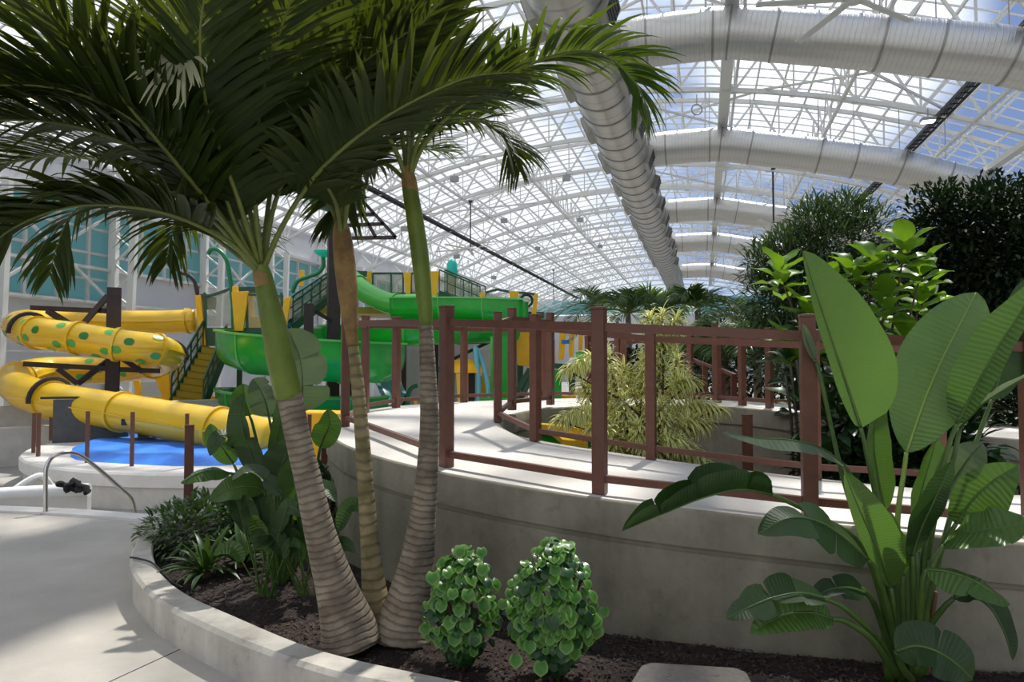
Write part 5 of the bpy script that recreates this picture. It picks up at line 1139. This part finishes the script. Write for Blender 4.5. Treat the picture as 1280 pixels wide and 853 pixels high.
# ---------------------------------------------------------------- Song of India dracaena in the ramp opening
db=P(795,600,6.85); db.z=.07
t=thing('variegated_dracaena',db,'yellow and green variegated dracaena with drooping whorls inside the ramp loop','shrub')
br=[((828,500,6.75),(827,440,6.75),(828,392,6.75)),((800,520,6.7),(750,450,6.6),(708,462,6.5)),((790,560,6.6),(740,515,6.5),(698,526,6.4)),((780,530,6.7),(762,480,6.7),(758,440,6.7)),((820,520,6.8),(845,480,6.8),(866,476,6.8)),((830,540,6.8),(865,505,6.8),(902,512,6.8)),((800,560,6.8),(800,500,6.85),(803,450,6.9)),((820,580,6.5),(850,560,6.45),(888,584,6.4)),((790,590,6.5),(782,540,6.5),(780,498,6.5)),((810,590,6.4),(832,552,6.35),(855,556,6.3)),((770,560,6.9),(740,500,6.9),(728,482,6.9)),((780,590,6.4),(762,545,6.35),(742,535,6.3)),((810,530,6.6),(808,470,6.6),(812,430,6.6)),((830,540,7.1),(850,480,7.1),(846,448,7.1)),((800,600,6.3),(800,560,6.3),(798,535,6.25)),((820,590,6.5),(825,540,6.5),(826,505,6.5)),((790,580,7.0),(765,520,7.0),(758,490,7.0)),((835,560,6.6),(855,530,6.6),(880,530,6.6)),((770,600,6.6),(752,570,6.55),(760,552,6.5)),((815,560,6.9),(790,480,6.9),(778,460,6.9)),((826,450,6.8),(816,415,6.8),(813,400,6.8)),((828,450,6.8),(840,415,6.8),(846,402,6.8))]
m=MB(); sm_=MB(); r_=random.Random(12)
for i,bp_ in enumerate(br):
    c=crom([P(*q) for q in bp_],10); n_=150
    for k in range(n_):
        s=k/n_; x=(.15+.85*s)*(len(c)-1); j=min(int(x),len(c)-2); p=c[j].lerp(c[j+1],x-j); ax=(c[j+1]-c[j]).normalized(); a1=ax.orthogonal().normalized(); a2=ax.cross(a1)
        a=k*2.4; e=.15+.9*max(0,(s-.8)/.2)+r_.uniform(0,.4); d=(a1*math.cos(a)+a2*math.sin(a))*math.cos(e)+ax*math.sin(e)
        leafstrip(m,p,d,Z,r_.uniform(.13,.20),.024,1.7*r_.uniform(.7,1.2),5,.3)
    cc=crom([db+V((r_.uniform(-.08,.08),r_.uniform(-.08,.08),0)),db.lerp(c[0],.55),c[0],c[-1]],4); sm_.tube(cc,[.016-.008*q/len(cc) for q in range(len(cc))],6)
m.build('foliage',M['dracaena_leaf'],t,smooth='all'); sm_.build('stem',M['twig'],t,smooth='all')
# ---------------------------------------------------------------- trees and shrubs on the right
def ellip(px,py,Y,R,sq=1): return (P(px,py,Y),R,sq)
t=thing('podocarpus_tree',V((4.3,10.6,0)),'bushy tree with narrow grey-green leaves behind the fig','tree')
blobs(t,[ellip(1030,305,10.6,.75,.9),ellip(985,330,10.5,.55),ellip(1075,300,10.8,.6),ellip(960,375,10.4,.5,1.2),ellip(1010,390,10.5,.8),ellip(1090,370,10.8,.8),ellip(975,440,10.5,.5),ellip(1050,460,10.6,.8),ellip(1015,275,10.7,.35),ellip(1060,268,10.7,.35),ellip(950,330,10.4,.3),ellip(1000,350,10.6,.8),ellip(1060,390,10.8,.9)],17000,.19,.026,'podocarpus_leaf',41,.9,.35,3,shell=.3)
bb_=P(1035,600,10.6); bb_.z=0; stems(t,bb_,[P(1030,300,10.6),P(985,340,10.5),P(1080,330,10.8),P(970,400,10.4)],.07,.015)
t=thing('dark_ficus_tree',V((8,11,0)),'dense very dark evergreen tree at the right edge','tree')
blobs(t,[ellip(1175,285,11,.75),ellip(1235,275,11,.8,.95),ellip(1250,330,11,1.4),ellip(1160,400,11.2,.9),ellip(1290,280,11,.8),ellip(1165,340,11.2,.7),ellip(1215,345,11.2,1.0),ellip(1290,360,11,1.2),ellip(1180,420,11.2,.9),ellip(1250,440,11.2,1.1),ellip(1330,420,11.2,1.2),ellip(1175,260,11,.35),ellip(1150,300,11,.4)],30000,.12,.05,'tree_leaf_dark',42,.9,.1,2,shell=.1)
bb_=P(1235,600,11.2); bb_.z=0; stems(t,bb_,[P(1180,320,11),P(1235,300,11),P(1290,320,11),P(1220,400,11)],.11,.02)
# fiddle-leaf fig
fb=P(1080,600,7.6); fb.z=.05
t=thing('fiddle_leaf_fig',fb,'fiddle-leaf fig with big bright green leaves behind the giant paddle leaf','shrub')
r_=random.Random(55)
def figleaf(m,p,d,nn,l,w_):
    d=d.normalized(); nn=(nn-d*nn.dot(d)).normalized(); b=d.cross(nn); vs=[];uv=[];R=8
    for i in range(R+1):
        f=i/R; ww=w_/2*max(.04,(math.sin(PI*min(.98,f**.8*.96+.03))**.7)*(.78+.35*f)); wv=.05*l*math.sin(f*9+p.x*31)
        for g in (-1,-.5,0,.5,1): vs.append(p+d*l*f+b*ww*g+nn*(abs(g)*ww*.35+wv*abs(g)-l*.28*f*f)); uv.append((g,f*l))
    m.add(vs,[(5*i+h,5*i+h+1,5*i+h+6,5*i+h+5) for i in range(R) for h in range(4)],uv)
tips=[(1130,312,7.4,.2),(1065,345,7.5,.18),(1105,380,7.3,.2),(1010,400,7.4,.2),(985,440,7.4,.2),(1040,450,7.5,.2),(1130,430,7.4,.2),(1000,500,7.6,.2),(1060,520,7.7,.2),(1150,380,7.8,.2),(1110,480,7.6,.2),(975,345,7.6,.12),(1075,420,7.2,.2),(1150,480,7.8,.2),(1090,560,7.6,.2),(1030,570,7.8,.2),(1150,560,7.8,.2),(1090,330,7.4,.2),(1030,370,7.5,.2),(1150,345,7.5,.2),(1000,460,7.3,.2),(1080,470,7.3,.2)]
m1,m2=MB(),MB()
for (x,y,Y,s) in tips:
    c=P(x,y,Y)
    for k in range(11):
        a=k*2.4+x; e=.2+.9*(k/11); d=V((math.cos(a)*math.cos(e),math.sin(a)*math.cos(e),math.sin(e))); p=c+V((0,0,-.22+.3*k/11))+d*.04
        figleaf(m1 if y<400 or (k>5 and y<480) else m2,p,d,V((0,0,1))-d*.3+V((0,-.2,0)),r_.uniform(.26,.38),r_.uniform(.19,.27))  # sunlit top and shaded lower leaves put into two leaf colours
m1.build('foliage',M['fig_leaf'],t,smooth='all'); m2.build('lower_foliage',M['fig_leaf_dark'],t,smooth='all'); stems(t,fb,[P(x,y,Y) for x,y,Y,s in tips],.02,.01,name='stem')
# dark understorey at right behind the rails
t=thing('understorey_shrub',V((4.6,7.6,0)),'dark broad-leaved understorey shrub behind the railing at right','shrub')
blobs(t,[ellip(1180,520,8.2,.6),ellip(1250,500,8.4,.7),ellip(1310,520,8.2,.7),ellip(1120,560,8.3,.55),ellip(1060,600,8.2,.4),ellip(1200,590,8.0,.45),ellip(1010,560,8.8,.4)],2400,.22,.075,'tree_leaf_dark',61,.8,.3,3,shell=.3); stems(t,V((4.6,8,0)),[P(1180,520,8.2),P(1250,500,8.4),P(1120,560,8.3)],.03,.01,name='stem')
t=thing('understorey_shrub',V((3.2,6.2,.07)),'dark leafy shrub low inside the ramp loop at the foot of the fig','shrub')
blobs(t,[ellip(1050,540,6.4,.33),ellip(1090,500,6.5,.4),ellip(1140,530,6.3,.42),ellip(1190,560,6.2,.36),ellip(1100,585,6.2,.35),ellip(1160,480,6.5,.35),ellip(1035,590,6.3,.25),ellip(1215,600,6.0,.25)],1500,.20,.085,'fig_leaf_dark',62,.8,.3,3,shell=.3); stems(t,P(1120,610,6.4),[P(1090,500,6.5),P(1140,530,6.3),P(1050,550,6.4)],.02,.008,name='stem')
t=thing('philodendron',P(1250,590,6.2),'glossy split-leaf plant low at the right edge behind the ramp','plant'); m=MB()
for k in range(26):
    c=P(1245,625,6.1); c.z=.1; a=k*2.4; e=.5+.6*(k/26); d=V((math.cos(a)*math.cos(e),math.sin(a)*math.cos(e),math.sin(e))); figleaf(m,c+d*.55,d-Z*.5,Z-d*.2,.34,.13)
m.build('foliage',M['fern_leaf'],t,smooth='all'); c=P(1245,625,6.1); c.z=.1
stems(t,c,[c+V((math.cos(k*2.4)*math.cos(.8),math.sin(k*2.4)*math.cos(.8),math.sin(.8)))*.55 for k in range(10)],.01,.006,'stalk_green','stem')
# thin dark stems against the concave wall
t=thing('thin_stem_tree',P(1000,560,7.0),'cluster of thin dark stems against the concave wall','stems'); m=MB()
for x0,x1,y1 in ((992,982,470),(1000,988,455),(1006,996,450),(1012,1004,460)):
    b0=P(x0,590,6.9); b0.z=.05; c=crom([b0,P((x0+x1)/2+3,540,6.9),P(x1,y1,7.0)],5); m.tube(c,.014,6)
m.build('stem',M['brown_steel'],t,smooth='all')
# far palms down the hall
def farpalm(px,py,Y,zb,R,n,lab_,seed,L=.7,nl=24,wl=.07):
    c=P(px,py,Y); t=thing('areca_palm',V((c.x,c.y,zb)),lab_,'palm tree','palms farther down the hall'); r_=random.Random(seed)
    m=MB(); m.tube([V((c.x,c.y,zb)),V((c.x+.05,c.y,(zb+c.z)/2)),c],[.12,.1,.08],10); m.build('trunk',M['palm_bark'],t,smooth='all')
    for k in range(n):
        a=2*PI*k/n+r_.uniform(-.3,.3); e=r_.uniform(.35,1.25); l=R*r_.uniform(.8,1.15); o=V((math.cos(a),math.sin(a),0)); pts=[c+o*l*f*math.cos(e)*1.1+Z*(l*f*math.sin(e)-l*.75*f*f) for f in (0,.25,.5,.75,1)]
        frond(t,pts,L,nl,wl,seed*50+k,.8,out=o,mt='far_palm_leaf',segs=3,rr=.03)
farpalm(785,392,20,-1.2,1.9,13,'palm with arching fronds behind the top of the variegated shrub',3)
farpalm(748,386,24,-1.2,2.1,11,'palm left of the variegated shrub top, against the white roof',4)
farpalm(822,384,22,-1.2,1.9,11,'palm directly behind the spire of the variegated shrub',5)
farpalm(872,384,19,-1.2,1.5,12,'palm with upright young fronds right of the main duct end',6)
farpalm(905,425,16,-1.2,1.5,14,'dark low palm behind the sloping handrail',7,.6)
farpalm(945,430,15,-1.2,1.4,14,'dark palm beside the bushy tree',8,.6)
farpalm(858,440,17,-1.2,1.4,12,'dark palm behind the far railing, left of the sloping handrail',9,.6)
farpalm(925,400,25,-1.2,1.9,14,'broad drooping palm under the end wall glazing',10,.8)
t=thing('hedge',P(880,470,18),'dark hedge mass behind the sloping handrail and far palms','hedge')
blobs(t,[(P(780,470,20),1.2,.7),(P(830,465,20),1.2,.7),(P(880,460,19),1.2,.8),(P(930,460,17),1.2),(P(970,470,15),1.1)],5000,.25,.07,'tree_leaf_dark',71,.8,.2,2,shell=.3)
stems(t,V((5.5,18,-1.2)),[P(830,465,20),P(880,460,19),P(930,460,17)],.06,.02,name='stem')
